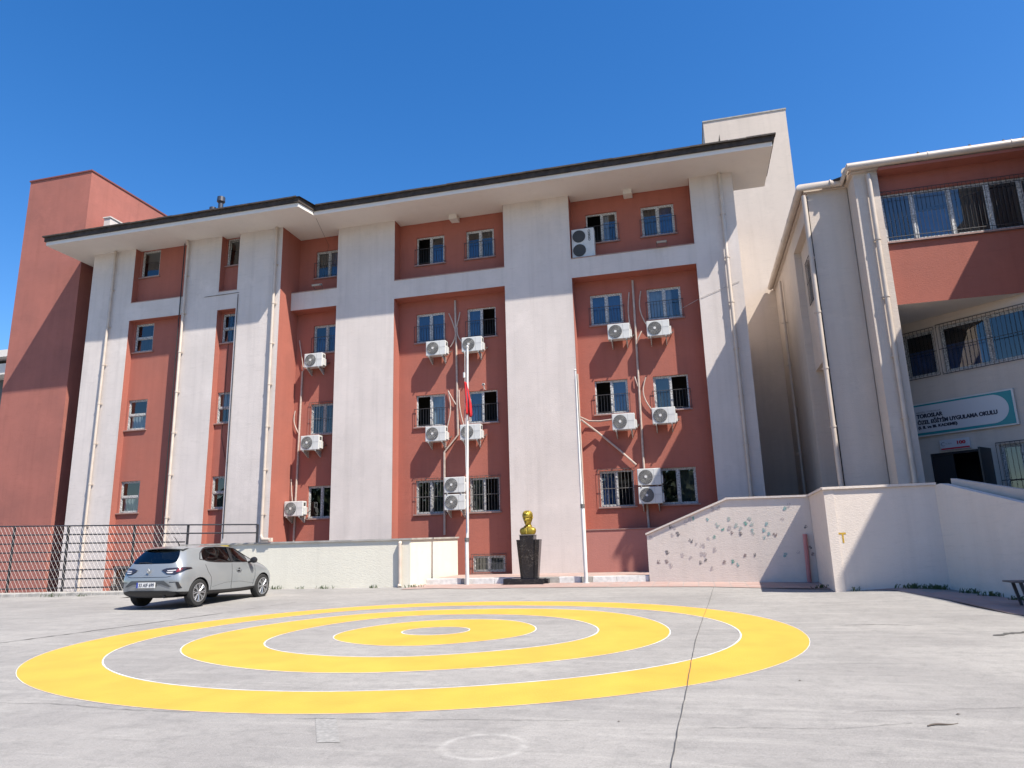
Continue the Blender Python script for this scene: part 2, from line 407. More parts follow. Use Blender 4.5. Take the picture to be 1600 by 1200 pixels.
def sheet(name, pts, dz, m, kind='structure', closed=True):
    mb = MB(); mb.add([(x, y, gz(x, y)+dz) for x, y in pts], [tuple(range(len(pts)))]); o = obj(name, mb, m); tag(o, kind=kind); return o
def strip(mb, pts, w, dz, m=0):
    v = []
    for i, p in enumerate(pts):
        a = Vector(pts[max(i-1, 0)]); b = Vector(pts[min(i+1, len(pts)-1)]); t = (b-a).normalized(); nn = Vector((-t.y, t.x))
        ww = w[i] if isinstance(w, list) else w
        for s in (-1, 1):
            q = Vector(p)+nn*ww*.5*s; v.append((q.x, q.y, gz(q.x, q.y)+dz))
    mb.add(v, [(2*i, 2*i+2, 2*i+3, 2*i+1) for i in range(len(pts)-1)], m)
RINGS = {
 'r1o': [ (-8.42,7.63),(-9.04,8.22),(-9.51,8.92),(-9.95,9.91),(-10.00,10.61),(-9.89,11.69),(-9.54,12.67),(-9.07,13.67),(-8.17,14.73),(-6.67,15.68),(-4.13,16.11),(-1.83,15.70),(-0.16,14.78),(0.71,13.73),(1.24,12.46),(1.43,11.29),(1.39,10.50),(1.17,9.66),(0.87,9.06),(0.33,8.35),(-0.15,7.86),(-0.89,7.22),(-1.76,6.75),(-2.32,6.57),(-3.02,6.38),(-4.11,6.27),(-4.80,6.27),(-5.57,6.32),(-6.37,6.50),(-7.19,6.86),(-7.77,7.18) ],
 'r1i': [ (-8.12,8.63),(-8.46,9.05),(-8.79,9.73),(-8.96,10.60),(-8.95,11.38),(-8.55,12.90),(-7.76,13.99),(-6.68,14.82),(-3.92,15.28),(-2.14,14.89),(-0.91,14.32),(-0.16,13.52),(0.32,12.58),(0.50,11.78),(0.52,10.99),(0.39,10.29),(0.09,9.60),(-0.38,8.91),(-1.22,8.20),(-2.00,7.72),(-2.63,7.47),(-3.26,7.26),(-3.93,7.15),(-4.67,7.12),(-5.57,7.25),(-6.40,7.47),(-7.01,7.79),(-7.55,8.16) ],
 'r2o': [ (-7.49,9.50),(-7.89,10.07),(-8.14,10.71),(-7.94,12.00),(-7.53,12.96),(-6.65,13.96),(-5.11,14.54),(-3.77,14.68),(-2.49,14.48),(-1.43,13.80),(-0.82,12.77),(-0.53,11.99),(-0.46,11.46),(-0.51,10.78),(-0.68,10.28),(-1.15,9.60),(-2.26,8.72),(-2.95,8.37),(-3.67,8.17),(-4.48,8.12),(-5.41,8.21),(-5.95,8.33),(-6.56,8.67),(-7.07,9.06) ],
 'r2i': [ (-6.63,10.19),(-6.79,10.58),(-6.79,11.19),(-6.56,12.43),(-5.97,13.25),(-4.83,13.72),(-3.50,13.61),(-2.67,13.35),(-2.00,12.60),(-1.63,11.87),(-1.56,11.50),(-1.61,11.03),(-1.94,10.37),(-2.54,9.84),(-3.30,9.37),(-4.13,9.17),(-5.08,9.20),(-5.70,9.42),(-6.28,9.84) ],
 'r3o': [ (-5.79,10.83),(-5.85,11.21),(-5.69,11.97),(-5.09,12.70),(-4.26,12.99),(-3.31,12.85),(-3.00,12.48),(-2.67,11.98),(-2.59,11.71),(-2.62,11.31),(-2.81,10.90),(-3.60,10.24),(-4.51,10.01),(-5.13,10.25),(-5.51,10.51) ],
 'r3i': [ (-4.80,11.33),(-4.79,11.68),(-4.43,11.93),(-3.89,11.88),(-3.72,11.68),(-3.77,11.33),(-4.12,11.10),(-4.57,11.13) ]}
def resample(pts, n=120):
    """radius-over-angle fit by a few Fourier terms: the hand-painted curve without measuring noise"""
    cx = sum(p[0] for p in pts)/len(pts); cy = sum(p[1] for p in pts)/len(pts)
    xs = [p[0] for p in pts]; ys = [p[1] for p in pts]; cx, cy = (min(xs)+max(xs))/2, (min(ys)+max(ys))/2
    P = sorted((math.atan2(y-cy, x-cx), math.hypot(x-cx, y-cy)) for x, y in pts); m = len(P)
    K = 5 if m > 12 else 3
    A = [P[i][0] for i in range(m)]; Rr = [P[i][1] for i in range(m)]
    # dense periodic linear interpolation, then projection on harmonics
    N2 = 720; dense = []
    for k in range(N2):
        a = -math.pi+2*math.pi*k/N2; j = 0
        while j < m and A[j] < a: j += 1
        a0, r0_ = (A[j-1], Rr[j-1]) if j > 0 else (A[-1]-2*math.pi, Rr[-1]); a1, r1_ = (A[j], Rr[j]) if j < m else (A[0]+2*math.pi, Rr[0])
        t = (a-a0)/(a1-a0) if a1 > a0 else 0; dense.append(r0_+(r1_-r0_)*t)
    co = []
    for h in range(K+1):
        c = sum(d*math.cos(h*(-math.pi+2*math.pi*k/N2)) for k, d in enumerate(dense))*2/N2
        s_ = sum(d*math.sin(h*(-math.pi+2*math.pi*k/N2)) for k, d in enumerate(dense))*2/N2
        co.append((c/(2 if h == 0 else 1), s_))
    out = []
    for k in range(n):
        a = -math.pi+2*math.pi*k/n; r = sum(c*math.cos(h*a)+s_*math.sin(h*a) for h, (c, s_) in enumerate(co)); out.append((cx+r*math.cos(a), cy+r*math.sin(a)))
    return out
YEL = mat('yellow_paint', (.76, .39, .052), .6, noise=(1.7, .10), bump=(45, .5))
RP = {k: resample(v) for k, v in RINGS.items()}
def edge_strip(mb, pts, w, dz, m):
    n = len(pts); v = []
    for i in range(n):
        a = Vector(pts[i-1]); b = Vector(pts[(i+1) % n]); t = (b-a).normalized(); nn = Vector((-t.y, t.x))
        ww = w*(.75+.5*random.random())
        for s in (-1, 1):
            q = Vector(pts[i])+nn*ww*.5*s; v.append((q.x, q.y, gz(q.x, q.y)+dz))
    mb.add(v, [(2*i, (2*i+2) % (2*n), (2*i+3) % (2*n), 2*i+1) for i in range(n)], m)
for q, (a, b) in enumerate((('r1o', 'r1i'), ('r2o', 'r2i'), ('r3o', 'r3i'))):
    A_, B_ = RP[a], RP[b]; n = len(A_); mb = MB()
    v = [(x, y, gz(x, y)+.002) for x, y in A_]+[(x, y, gz(x, y)+.002) for x, y in B_]
    mb.add(v, [(i, (i+1) % n, (i+1) % n+n, i+n) for i in range(n)], 0)
    edge_strip(mb, B_, .022, .004, 1)
    edge_strip(mb, A_, .018 if q else .008, .004, 1)
    o = obj('painted_ring', mb, [YEL, WHITEP]); tag(o, kind='structure')

DKLINE = mat('dark_joint', (.09, .085, .08), .95)  # flat dark colour of the expansion joint and the ground cracks
mb = MB(); pts = [(.36, 19.2), (.20, 16), (.02, 13), (-.10, 10.7), (-.16, 9), (-.20, 7.5), (-.25, 6.2), (-.28, 5.2), (-.33, 3.8), (-.4, 0)]
fine = []
for (a, b) in zip(pts, pts[1:]):
    for k in range(8): fine.append((a[0]+(b[0]-a[0])*k/8+random.uniform(-.003, .003), a[1]+(b[1]-a[1])*k/8))
strip(mb, fine, [random.uniform(.005, .009) for _ in fine], .012); tag(obj('expansion_joint', mb, DKLINE), kind='structure')
def crack(pts, w, jit=.03, dz=.006):
    mb = MB(); fine = []
    for (a, b) in zip(pts, pts[1:]):
        for k in range(10): fine.append((a[0]+(b[0]-a[0])*k/10+random.uniform(-jit, jit), a[1]+(b[1]-a[1])*k/10+random.uniform(-jit, jit)))
    strip(mb, fine, [w*random.uniform(.3, 1.3) for _ in fine], dz); tag(obj('ground_crack', mb, DKLINE), kind='structure')
crack([(-12.5, 9.2), (-11.5, 10.0), (-11.16, 10.95), (-10.59, 12.68), (-10.2, 14.3)], .045)
crack([(-10.2, 14.3), (-10.05, 15.14), (-9.71, 16.5)], .02)
crack([(-7.6, 6.3), (-6.44, 6.35), (-5.6, 6.22), (-4.7, 6.2)], .008, .012)
crack([(-3.6, 6.12), (-2.6, 6.2), (-1.6, 6.3), (-1.0, 6.35)], .007, .012)
crack([(-.1, 6.25), (.3, 6.3), (.91, 6.34), (1.6, 6.6)], .006, .012)
crack([(1.2, 6.9), (2.6, 7.2), (4.2, 7.1)], .005, .02)
crack([(2.1, 12.2), (2.7, 12.3), (3.1, 12.15)], .02, .02)
# worn rectangular chalk patch
CHALK = mat('worn_chalk', (.305, .295, .28), .9, noise=(30, .25), bump=(45, .5))
sheet('chalk_patch', [(-3.44, 6.18), (-3.24, 6.2), (-2.84, 5.5), (-3.02, 5.46)], .004, CHALK)

# tiled pavement in front of the building
def tiles_mat(name, c1, c2, sx, sy, mortar=(.30, .26, .24)):
    m = bpy.data.materials.new(name); m.use_nodes = True; n, N, L = NT(m); b = n.nodes['Principled BSDF']; b.inputs['Roughness'].default_value = .85; c1, c2, mortar = [tuple(v*ALB for v in q) for q in (c1, c2, mortar)]
    tc = N('ShaderNodeTexCoord'); br = N('ShaderNodeTexBrick', offset=0, i_Scale=1); br.inputs['Brick Width'].default_value = sx; br.inputs['Row Height'].default_value = sy
    br.inputs['Color1'].default_value = (*c1, 1); br.inputs['Color2'].default_value = (*c2, 1); br.inputs['Mortar'].default_value = (*mortar, 1); br.inputs['Mortar Size'].default_value = .012
    L(tc.outputs['Object'], br.inputs['Vector'])
    t = N('ShaderNodeTexNoise', i_Scale=3, i_Detail=8, i_Roughness=.7); L(tc.outputs['Object'], t.inputs['Vector'])
    x = N('ShaderNodeMix', data_type='RGBA'); r = N('ShaderNodeMapRange'); r.inputs['From Min'].default_value = .45; r.inputs['From Max'].default_value = .7; r.inputs['To Max'].default_value = .6
    L(t.outputs['Fac'], r.inputs[0]); L(r.outputs[0], x.inputs['Factor']); L(br.outputs['Color'], x.inputs[6]); x.inputs[7].default_value = (.30, .27, .25, 1); L(x.outputs[2], b.inputs['Base Color'])
    bp = N('ShaderNodeBump', i_Strength=.4, i_Distance=.01); L(br.outputs['Fac'], bp.inputs['Height']); bp.invert = True; L(bp.outputs[0], b.inputs['Normal'])
    return m
TILE = tiles_mat('pink_paving', (.36, .235, .205), (.42, .29, .25), .4, .4)
TILE2 = tiles_mat('platform_paving', (.40, .27, .23), (.45, .31, .27), .4, .4)
front = [(-8.35, 19.6), (-7.4, 19.9), (-6.2, 19.55), (-4.95, 19.7), (-3.2, 19.65), (-1.25, 19.5), (.27, 19.3), (1.6, 18.7), (2.9, 17.85), (3.9, 16.6), (4.5, 15.3), (4.85, 13.5), (5.6, 12), (6.6, 9.8)]
back_ = [(-8.35, 21.42), (-6.2, 21.42), (-3.2, 21.42), (-1.3, 21.42), (1.6, 21.42), (3.2, 21.42), (3.2, 17.2), (4.2, 17.1), (5.2, 17.1), (5.2, 13.5), (5.2, 11), (5.2, 9)]
mb = MB()
cols = list(zip(front, [(-8.35, 21.42), (-7.4, 21.42), (-6.2, 21.42), (-4.95, 21.42), (-3.2, 21.42), (-1.25, 21.42), (.27, 21.42), (1.6, 21.42), (2.9, 21.42), (4.2, 17.1), (5.95, 15.4), (6.7, 13.8), (7.45, 12.2), (8.3, 10.3)]))
for (a, b), (c, d) in zip(cols, cols[1:]):
    for k in range(8):
        def pt(p, q, t): 
            x, y = p[0]+(q[0]-p[0])*t, p[1]+(q[1]-p[1])*t; return (x, y, gz(x, y)+.012)
        mb.quad(pt(a, b, k/8), pt(c, d, k/8), pt(c, d, (k+1)/8), pt(a, b, (k+1)/8))
tag(obj('pavement', mb, TILE), kind='structure')
# ------------------------------------------------------------------ platform
mb = MB(); mb.box(-8.05, -1.36, 21.42, 24.0, .2, .625)
tag(obj('platform', mb, TILE2), kind='structure')
kx = [-8.2, -7.05, -6.85, -6.0, -5.4, -4.0, -3.35, -3.0, -2.3, -1.36]
mb = MB()
for i in range(len(kx)-1):
    mb.box(kx[i]+.004, kx[i+1]-.004, 21.27, 21.418, .3, .628, 1 if i in (1, 4, 6) else 0)
o = obj('kerb', mb, [WHITEP, CONC], bevel=.01); tag(o, kind='structure')

# wood behind the photographer: what the window panes mirror
mb = MB()
for k in range(64):
    x, y = -60+k*2.0+random.uniform(-1.5, 1.5), -27-random.uniform(0, 16); h = random.uniform(9, 13); zb = gz(x, y)
    mb.tube([(x, y, zb), (x+.2, y, zb+h*.3), (x, y+.2, zb+h*.75)], .2, 7, 0, radii=[.26, .18, .06])
    for j in range(260):
        a, e, r_ = random.uniform(0, 6.28), random.uniform(-1, 1), random.random()**.4
        c0 = Vector((x+math.cos(a)*math.sqrt(1-e*e)*r_*h*.34, y+math.sin(a)*math.sqrt(1-e*e)*r_*h*.34, zb+h*.52+e*r_*h*.5)); sz = random.uniform(.5, 1.0)
        u = Vector((random.uniform(-1, 1), random.uniform(-1, 1), random.uniform(-1, 1))).normalized(); w = u.cross(Vector((random.uniform(-1, 1), .3, random.uniform(-1, 1)))).normalized()
        mb.quad(c0-u*sz, c0+w*sz*.6, c0+u*sz, c0-w*sz*.6, 1)
o = obj('woodland', mb, [mat('bark', (.10, .08, .065), .9), mat('wood_leaves', (.07, .10, .035), .8, noise=(.5, .5))]); tag(o, 'mass of green trees on the far side of the yard', 'wood', kind='stuff')
# ------------------------------------------------------------------ main school building
MBG = thing('school_building', 'four storey school block with grey white piers, red recessed bays and overhanging eaves', 'building', (-6, 24, 0))
XL, XR, ZE = -15.06, 2.30, 14.30
YF, YR = 24.0, 24.55
piers = [(-13.03, -10.57), (-6.12, -3.59), (.82, XR)]
for a, b in piers:
    mb = MB(); mb.box(a, b, YF, YR+.2, -.2, ZE); obj('pier', mb, WHITE, MBG)
bays = [(XL, -13.03), (-10.57, -6.12), (-3.59, .82)]
ROWS = [(2.77, 4.0), (6.0, 7.22), (9.29, 10.47), (12.5, 13.69)]
for i, (a, b) in enumerate(bays):
    mb = MB(); mb.box(a, b, YF+.002, YR+.2, 11.02, 11.76); obj('beam', mb, WHITE, MBG)
    mb = MB(); mb.box(a+.002, b-.002, YF-.025, YF+.3, 11.761, 11.785); obj('ledge_coping', mb, SILL, MBG)
Wm = {0: [(-14.30, -13.1)], 1: [(-9.86, -8.69), (-7.78, -6.65)], 2: [(-3.04, -1.87), (-.98, .21)]}
for i, (a, b) in enumerate(bays):
    holes = [(x0, x1, z0, z1) for x0, x1 in Wm[i] for z0, z1 in ROWS]
    if i == 0: holes = [(x0, b-.02, z0, z1) for x0, x1, z0, z1 in holes]
    if i == 1: holes.append((-7.68, -6.5, .68, 1.24))
    mb = MB(); wall_holes(mb, a, b, -.2, ZE, YR, holes, .10)
    # red side returns and beam underside / recess head
    for x in (a+(.004 if i else .0), b-.004):
        if i == 0 and x == a: continue
        s = 1 if x < (a+b)/2 else -1
        mb.box(x, x+.006*s, YF+.006, YR, -.2, 11.019); mb.box(x, x+.006*s, YF+.006, YR, 11.79, ZE-.002)
    mb.box(a+.012, b-.012, YF+.006, YR, 11.010, 11.018)
    obj('recess_wall', mb, RED, MBG)
    if i == 2:
        mb = MB(); mb.box(a+.003, b+.0, YF+.01, YR-.001, -.2, 1.99); obj('plinth', mb, PINKR, MBG)
        mb = MB(); mb.box(a+.003, b, YF-.015, YR-.002, 1.991, 2.02); obj('plinth_coping', mb, SILL, MBG)
Wspec = { # (bay, column, row): panes
 (1,0,3): dict(opened=0, curt=('', 'B')), (1,1,3): dict(curt=('B', 'g')),
 (1,0,2): dict(curt=('b', 'b')), (1,1,2): dict(curt=('b', ''), opened=1),
 (1,0,1): dict(curt=('', 'w'), opened=0), (1,1,1): dict(curt=('b', ''), opened=1),
 (1,0,0): dict(curt=('', 'g'), style='full'), (1,1,0): dict(curt=('g', ''), style='full', opened=1),
 (2,0,3): dict(curt=('', 'W'), opened=0), (2,1,3): dict(curt=('g', 'b')),
 (2,0,2): dict(curt=('b', 'b')), (2,1,2): dict(curt=('w', 'W')),
 (2,0,1): dict(curt=('', 'b'), opened=0), (2,1,1): dict(curt=('g', ''), opened=1),
 (2,0,0): dict(curt=('b', ''), style='full', opened=1), (2,1,0): dict(curt=('', 'g'), style='none'),
 (0,0,3): dict(curt=('g', 'b')), (0,0,2): dict(curt=('B', 'b')), (0,0,1): dict(curt=('', 'g'), style='full'), (0,0,0): dict(curt=('', ''), style='none')}
for (i, c_, r_), kw in Wspec.items():
    x0, x1 = Wm[i][c_]; z0, z1 = ROWS[r_]
    if i == 0: x1 = -13.05
    window(MBG, x0, x1, z0, z1, (0, YR, 0), mulls=[.57] if i == 0 else None, **{'style': 'guard', 'framemat': PVCOLD if r_ == 0 or i == 0 else FRAME, **kw})
window(MBG, -7.68, -6.5, .68, 1.24, (0, YR, 0), style='full', curt=('g', 'g'), framemat=PVCOLD, sill=False, depth=.03)
# dropped beam ends under the eaves
for x in (-8.2, -1.40):
    mb = MB(); mb.box(x-.16, x+.16, 24.16, YR-.002, 14.12, 14.30); obj('beam_end', mb, SOFF, MBG)

# left wing
YL, YLR = 23.2, 23.5
XW = -24.2
lp = [(XW, -22.08), (-19.5, -17.87), (-17.02, XL)]
for a, b in lp:
    mb = MB(); mb.box(a, b, YL, YLR+.2, -.6, ZE); obj('pier', mb, WHITE, MBG)
lb = [(-22.08, -19.5), (-17.87, -17.02)]
LROW = [(3.22, 4.46), (6.52, 7.76), (9.78, 11.0), (13.08, 14.28)]
for i, (a, b) in enumerate(lb):
    mb = MB(); mb.box(a, b, YL+.002, YLR+.2, 11.1, 11.87); obj('beam', mb, WHITE, MBG)
    mb = MB(); mb.box(a+.002, b-.002, YL-.02, YL+.25, 11.871, 11.893); obj('ledge_coping', mb, SILL, MBG)
    wx = (-21.98, -21.08) if i == 0 else (-17.80, -17.13)
    holes = [(wx[0], wx[1], z0, z1) for z0, z1 in LROW]
    if i == 0: holes.append((-22.0, -20.9, .2, 1.2))
    mb = MB(); wall_holes(mb, a, b, -.6, ZE, YLR, holes, .12)
    for x in (a+.004, b-.004):
        s = 1 if x < (a+b)/2 else -1
        mb.box(x, x+.006*s, YL+.006, YLR, -.6, 11.098); mb.box(x, x+.006*s, YL+.006, YLR, 11.895, ZE-.002)
    mb.box(a+.012, b-.012, YL+.006, YLR, 11.088, 11.096)
    obj('recess_wall', mb, RED if i else RED, MBG)
    for r_, (z0, z1) in enumerate(LROW):
        window(MBG, wx[0], wx[1], z0, z1, (0, YLR, 0), style='none', panes=1, horiz=(r_ < 3), curt=(('w' if (i, r_) in ((1, 1),) else ''), ('w' if (i == 0 and r_ in (0, 1)) else 'g')),
               framemat=PVCOLD, depth=.05, tilt=-4 if (i == 1 and r_ == 3) else 0, fr=.05)
    if i == 0: window(MBG, -22.0, -20.9, .2, 1.2, (0, YLR, 0), style='none', panes=1, curt=('',), framemat=PVCOLD, sill=False)
mb = MB()
for k in range(9): mb.box(-21.98, -20.92, YLR-.02, YLR+.01, .18+k*.055, .20+k*.055)
obj('vent_louvre', mb, IRONW, MBG)
mb = MB(); mb.box(XL+.001, XL+.008, YL+.006, YR, -.2, ZE); obj('side_return', mb, RED, MBG)
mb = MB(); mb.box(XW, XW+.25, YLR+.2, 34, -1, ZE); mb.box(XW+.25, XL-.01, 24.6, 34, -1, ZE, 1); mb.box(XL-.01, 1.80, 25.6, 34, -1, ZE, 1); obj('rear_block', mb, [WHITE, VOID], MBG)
mb = MB(); mb.box(2.05, XR-.002, YR+.2, 28.99, -.2, ZE); obj('side_wall', mb, WHITE, MBG)

# eaves: soffit slab, pale fascia, dark gutter edge, hipped roof
EXR, EXL, EYM, EYL = 3.55, -25.3, 22.62, 21.80
XS = -13.55      # where the eaves step forward
out = [(EXL, EYL), (XS, EYL), (XS+.18, EYM), (EXR, EYM), (EXR, 25.46), (1.8, 25.46), (1.8, 33.9), (EXL, 33.9)]
mb = MB(); mb.prism(out, ZE, ZE+.16); obj('eaves_slab', mb, SOFF, MBG)
def grow(p, d): return [(EXL-d, EYL-d), (XS+d*.6, EYL-d), (XS+.18+d*.6, EYM-d), (EXR+d, EYM-d), (EXR+d, p), (EXR-.1, p), (EXR-.1, EYM+.15), (XS+.1, EYM+.15), (XS-.15, EYL+.15), (EXL+.15, EYL+.15), (EXL+.15, 33.9), (EXL-d, 33.9)]
mb = MB(); mb.prism(grow(25.0, .06), ZE+.161, ZE+.36)
obj('gutter', mb, ROOFM, MBG)
# roof as a shallow hip
mb = MB(); zt = ZE+.361
a = (EXL-.12, EYL-.12, zt); b_ = (XS+.1, EYL-.12, zt); c_ = (XS+.3, EYM-.12, zt); d_ = (EXR+.12, EYM-.12, zt); e_ = (EXR+.12, 25.4, zt); g_ = (1.78, 25.4, zt); h_ = (1.78, 33, zt); f_ = (EXL-.12, 33, zt)
r1 = (EXL+5, 28, zt+1.55); r2 = (EXR-5, 28, zt+1.55)
bt = [(p[0], p[1], zt-.12) for p in (a, b_, c_, d_)]
mb.add([a, b_, c_, d_, e_, f_, r1, r2, g_, h_], [(0, 1, 2, 3, 7, 6), (3, 4, 7), (4, 8, 7), (8, 9, 7), (9, 5, 6, 7), (5, 0, 6)])
obj('roof', mb, ROOFM, MBG)
# little uneven tile lip on the eaves edge
for xa, xb_, ye in ((EXL-.12, XS-.05, EYL), (XS+.3, EXR+.13, EYM)):
    x = xa; mb = MB()
    while x < xb_:
        w_ = random.uniform(.5, 1.4); dz = random.uniform(-.008, .012)
        mb.box(x, min(x+w_+.002, xb_), ye-.13, ye+.07, zt-.02+dz, zt+.035+dz); x += w_
    obj('roof_edge_tiles', mb, ROOFM, MBG)
# roof vents
mb = MB(); mb.tube([(-19.45, 25.0, 15.2), (-19.45, 25, 16.95)], .11, 12); mb.tube([(-19.45, 25, 16.9), (-19.45, 25, 16.98), (-19.45, 25, 17.2)], .17, 12, radii=[.11, .18, .17]); obj('roof_vent', mb, mat('galvanised', (.10, .10, .11), .4, metal=.6), MBG, smooth=True)
mb = MB(); mb.tube([(-19.85, 25, 15.2), (-19.85, 25, 16.75)], .15, 12); obj('roof_vent', mb, mat('galvanised', (.1, .1, .11)), MBG, smooth=True)
mb = MB(); mb.box(-25.05, -24.72, 24.3, 27.2, 14.5, 16.66); mb.box(-25.09, -24.68, 24.26, 27.24, 16.661, 16.72); obj('roof_parapet', mb, WHITE, MBG)
mb = MB(); mb.extr([(1.80, 24.0, 14.7), (2.06, 24.0, 14.7), (2.03, 24.0, 15.86)], (0, .5, 0)); obj('ridge_end', mb, ROOFM, MBG)
# downpipes
def downpipe(parent, x, y, z0, z1, r=.055, m=None, clips=True, kick=None, xb=None):
    mb = MB(); pts = [(x, y, z1)]
    xb = x if xb is None else xb
    if kick: pts = [(x+kick[0], y+kick[1], z1+.12), (x+kick[0]*.5, y+kick[1]*.5, z1+.02), (x, y, z1-.15)]
    pts.append((xb, y, z0)); r *= .85; mb.tube(pts, r, 10)
    if clips:
        z = z0+.9
        while z < z1-.5:
            xx = xb+(x-xb)*(z-z0)/(z1-z0)
            mb.tube([(xx, y, z), (xx, y, z+.05)], r+.014, 10); mb.box(xx-.10, xx+.10, y+r-.01, y+r+.03, z+.01, z+.04); z += 1.63
    return obj('downpipe', mb, m or PIPE, parent, smooth=True)
downpipe(MBG, -23.02, YL-.10, .2, 14.28, .06, xb=-23.12)
downpipe(MBG, -19.40, YL-.10, .4, 14.28, .06, kick=(-.12, .0))
downpipe(MBG, -15.28, YL-.10, 2.0, 14.28, .065)
downpipe(MBG, 1.86, YF-.12, 2.0, 14.28, .07, kick=(.0, .1))
mb = MB(); mb.tube([(-16.93, YL-.03, 11.66), (-16.92, YL-.03, 2.1)], .013, 6); mb.tube([(-18.5, YL-.015, 11.72), (-16.9, YL-.015, 11.74)], .009, 5); mb.tube([(-17.45, YLR-.02, 11.0), (-17.5, YLR-.02, 6), (-17.3, YLR-.02, 5.2), (-16.95, YL-.03, 4.9)], .009, 5); obj('cable', mb, BLACKC, MBG)
mb = MB(); mb.tube([(-19.62, YL-.04, 14.2), (-19.62, YL-.04, .4)], .02, 6); obj('cable', mb, BLACKC, MBG)  # black line painting in the shadow beside the downpipe, not a real cable
# conduits in the bays
def conduit(pts, r=.022, m=HOSE, name='conduit'):
    mb = MB(); mb.tube(pts, r, 7); return obj(name, mb, m, MBG, smooth=True)
yc = YR-.045
conduit([(-8.25, yc, 10.85), (-8.22, yc, 9.0), (-8.18, yc, 5.6), (-8.72, yc, 5.0), (-8.73, yc, 2.0)], .04)
conduit([(-1.45, yc, 10.85), (-1.47, yc, 8.27), (-1.50, yc, 4.28), (-1.47, yc, 1.99)], .04)
conduit([(-14.72, yc, 8.6), (-14.76, yc, 5.5), (-14.82, yc, 1.0)], .04)
def hose(x0, z0, x1, z1, bow, y=None):
    y = y or YR-.06; pts = []
    for k in range(9):
        t = k/8; pts.append((x0+(x1-x0)*t+bow*math.sin(math.pi*t), y-.03*math.sin(math.pi*t), z0+(z1-z0)*t))
    conduit(pts, .022, HOSE, 'ac_hose')
hose(-8.50, 10.35, -8.28, 9.75, .02); hose(-8.28, 9.75, -8.45, 9.0, .12)
hose(-8.05, 10.35, -8.20, 9.75, .02); hose(-8.16, 9.75, -7.95, 9.1, -.08)
hose(-8.55, 7.3, -8.25, 6.75, .0); hose(-8.55, 7.3, -8.60, 5.9, .12); hose(-8.12, 7.3, -7.95, 5.95, -.05)
hose(-1.60, 10.4, -1.62, 8.9, -.06); hose(-1.18, 10.4, -.95, 8.9, -.18); hose(-1.45, 8.5, -1.25, 8.9, .0)
hose(-1.22, 7.2, -1.0, 5.9, -.22); hose(-1.6, 7.25, -1.52, 6.9, 0)
hose(-14.9, 9.9, -14.65, 8.6, .02); hose(-14.95, 7.0, -14.78, 6.1, -.1); hose(-15.0, 4.3, -14.9, 3.4, .0)
conduit([(-3.52, YF-.05, 5.85), (-3.30, YR-.1, 5.78), (-2.9, YR-.1, 5.75), (-2.45, YR-.1, 5.78)], .03)
conduit([(-3.50, YF-.05, 5.75), (-3.0, YR-.1, 5.35), (-2.3, YR-.1, 4.7), (-1.75, YR-.1, 4.15)], .035)
conduit([(-3.55, YF-.04, 7.4), (-3.55, YF-.04, 1.2)], .028, PIPE)
conduit([(-13.36, 22.55, 14.4), (-13.69, 24.45, 13.85), (-14.0, YR-.02, 13.0)], .006, BLACKC, 'cable')
conduit([(.2, YR-.02, 9.6), (.9, YF-.02, 9.75), (2.2, YF-.02, 10.2)], .006, PVCOLD, 'cable')

# ------------------------------------------------------------------ red stair tower on the left
T1 = thing('stair_tower', 'tall windowless red stair tower left of the main block', 'tower', (-27.2, 26, 0))
mb = MB(); mb.box(-29.0, -25.52, 23.8, 29.3, -1, 18.86); obj('tower_wall', mb, REDT, T1)
mb = MB(); mb.box(-29.04, -25.48, 23.76, 29.34, 18.861, 18.93); obj('coping', mb, mat('dark_red_coping', (.20, .06, .05), .7), T1)
mb = MB(); mb.box(-25.52, -24.2, 27.5, 29, -1, 14.2); obj('link_wall', mb, RED, T1)
# ------------------------------------------------------------------ beige lift tower behind
T2 = thing('stair_tower', 'tall pale beige tower rising behind the right end of the eaves', 'tower', (3.5, 31, 0))
mb = MB(); mb.box(1.82, 5.24, 29.0, 33.5, -.3, 19.5); obj('tower_wall', mb, BEIGE, T2)
mb = MB(); mb.box(1.79, 5.27, 28.97, 33.53, 19.501, 19.56); obj('coping', mb, CONC, T2)
mb = MB(); mb.tube([(2.35, 24.9, 14.6), (2.35, 24.9, 16.1)], .015, 5); 
for k in range(4): mb.tube([(2.15, 24.9, 16.08-k*.07), (2.55, 24.9, 16.08-k*.07)], .008, 4)
tag(obj('aerial', mb, IRONW), 'small rooftop television aerial in front of the beige tower', 'aerial')
# ------------------------------------------------------------------ annex on the right
AN = thing('school_annex', 'lower beige and red school wing on the right with barred ribbon window and entrance sign', 'building', (7, 21, 0))
ZA = 11.42
mb = MB(); mb.box(3.99, 4.44, 23.8, 28.99, -.2, ZA); mb.box(3.99, 4.78, 20.842, 23.798, 10.88, ZA); mb.box(3.99, 5.078, 20.5, 20.84, -.2, ZA)
obj('side_wall', mb, BEIGE, AN)
mb = MB(); T = lambda p: (4.21+p[1], -p[0], p[2])
wall_holes(mb, -23.8, -20.84, 6.78, 10.88, 0, [(-23.0, -21.88, 8.81, 10.12)], .12, xform=T)
mb.quad((4.21, 20.84, 6.78), (4.90, 20.84, 6.78), (4.90, 23.8, 6.78), (4.21, 23.8, 6.78)); mb.quad((4.90, 20.84, -.2), (4.90, 23.8, -.2), (4.90, 23.8, 6.78), (4.90, 20.84, 6.78))
obj('recess_wall', mb, BEIGE, AN)
window(AN, -23.0, -21.88, 8.81, 10.12, (4.21, 0, 0), rotz=R(-90), style='fullb', curt=('g', 'g'), framemat=PVCOLD, sill=False)
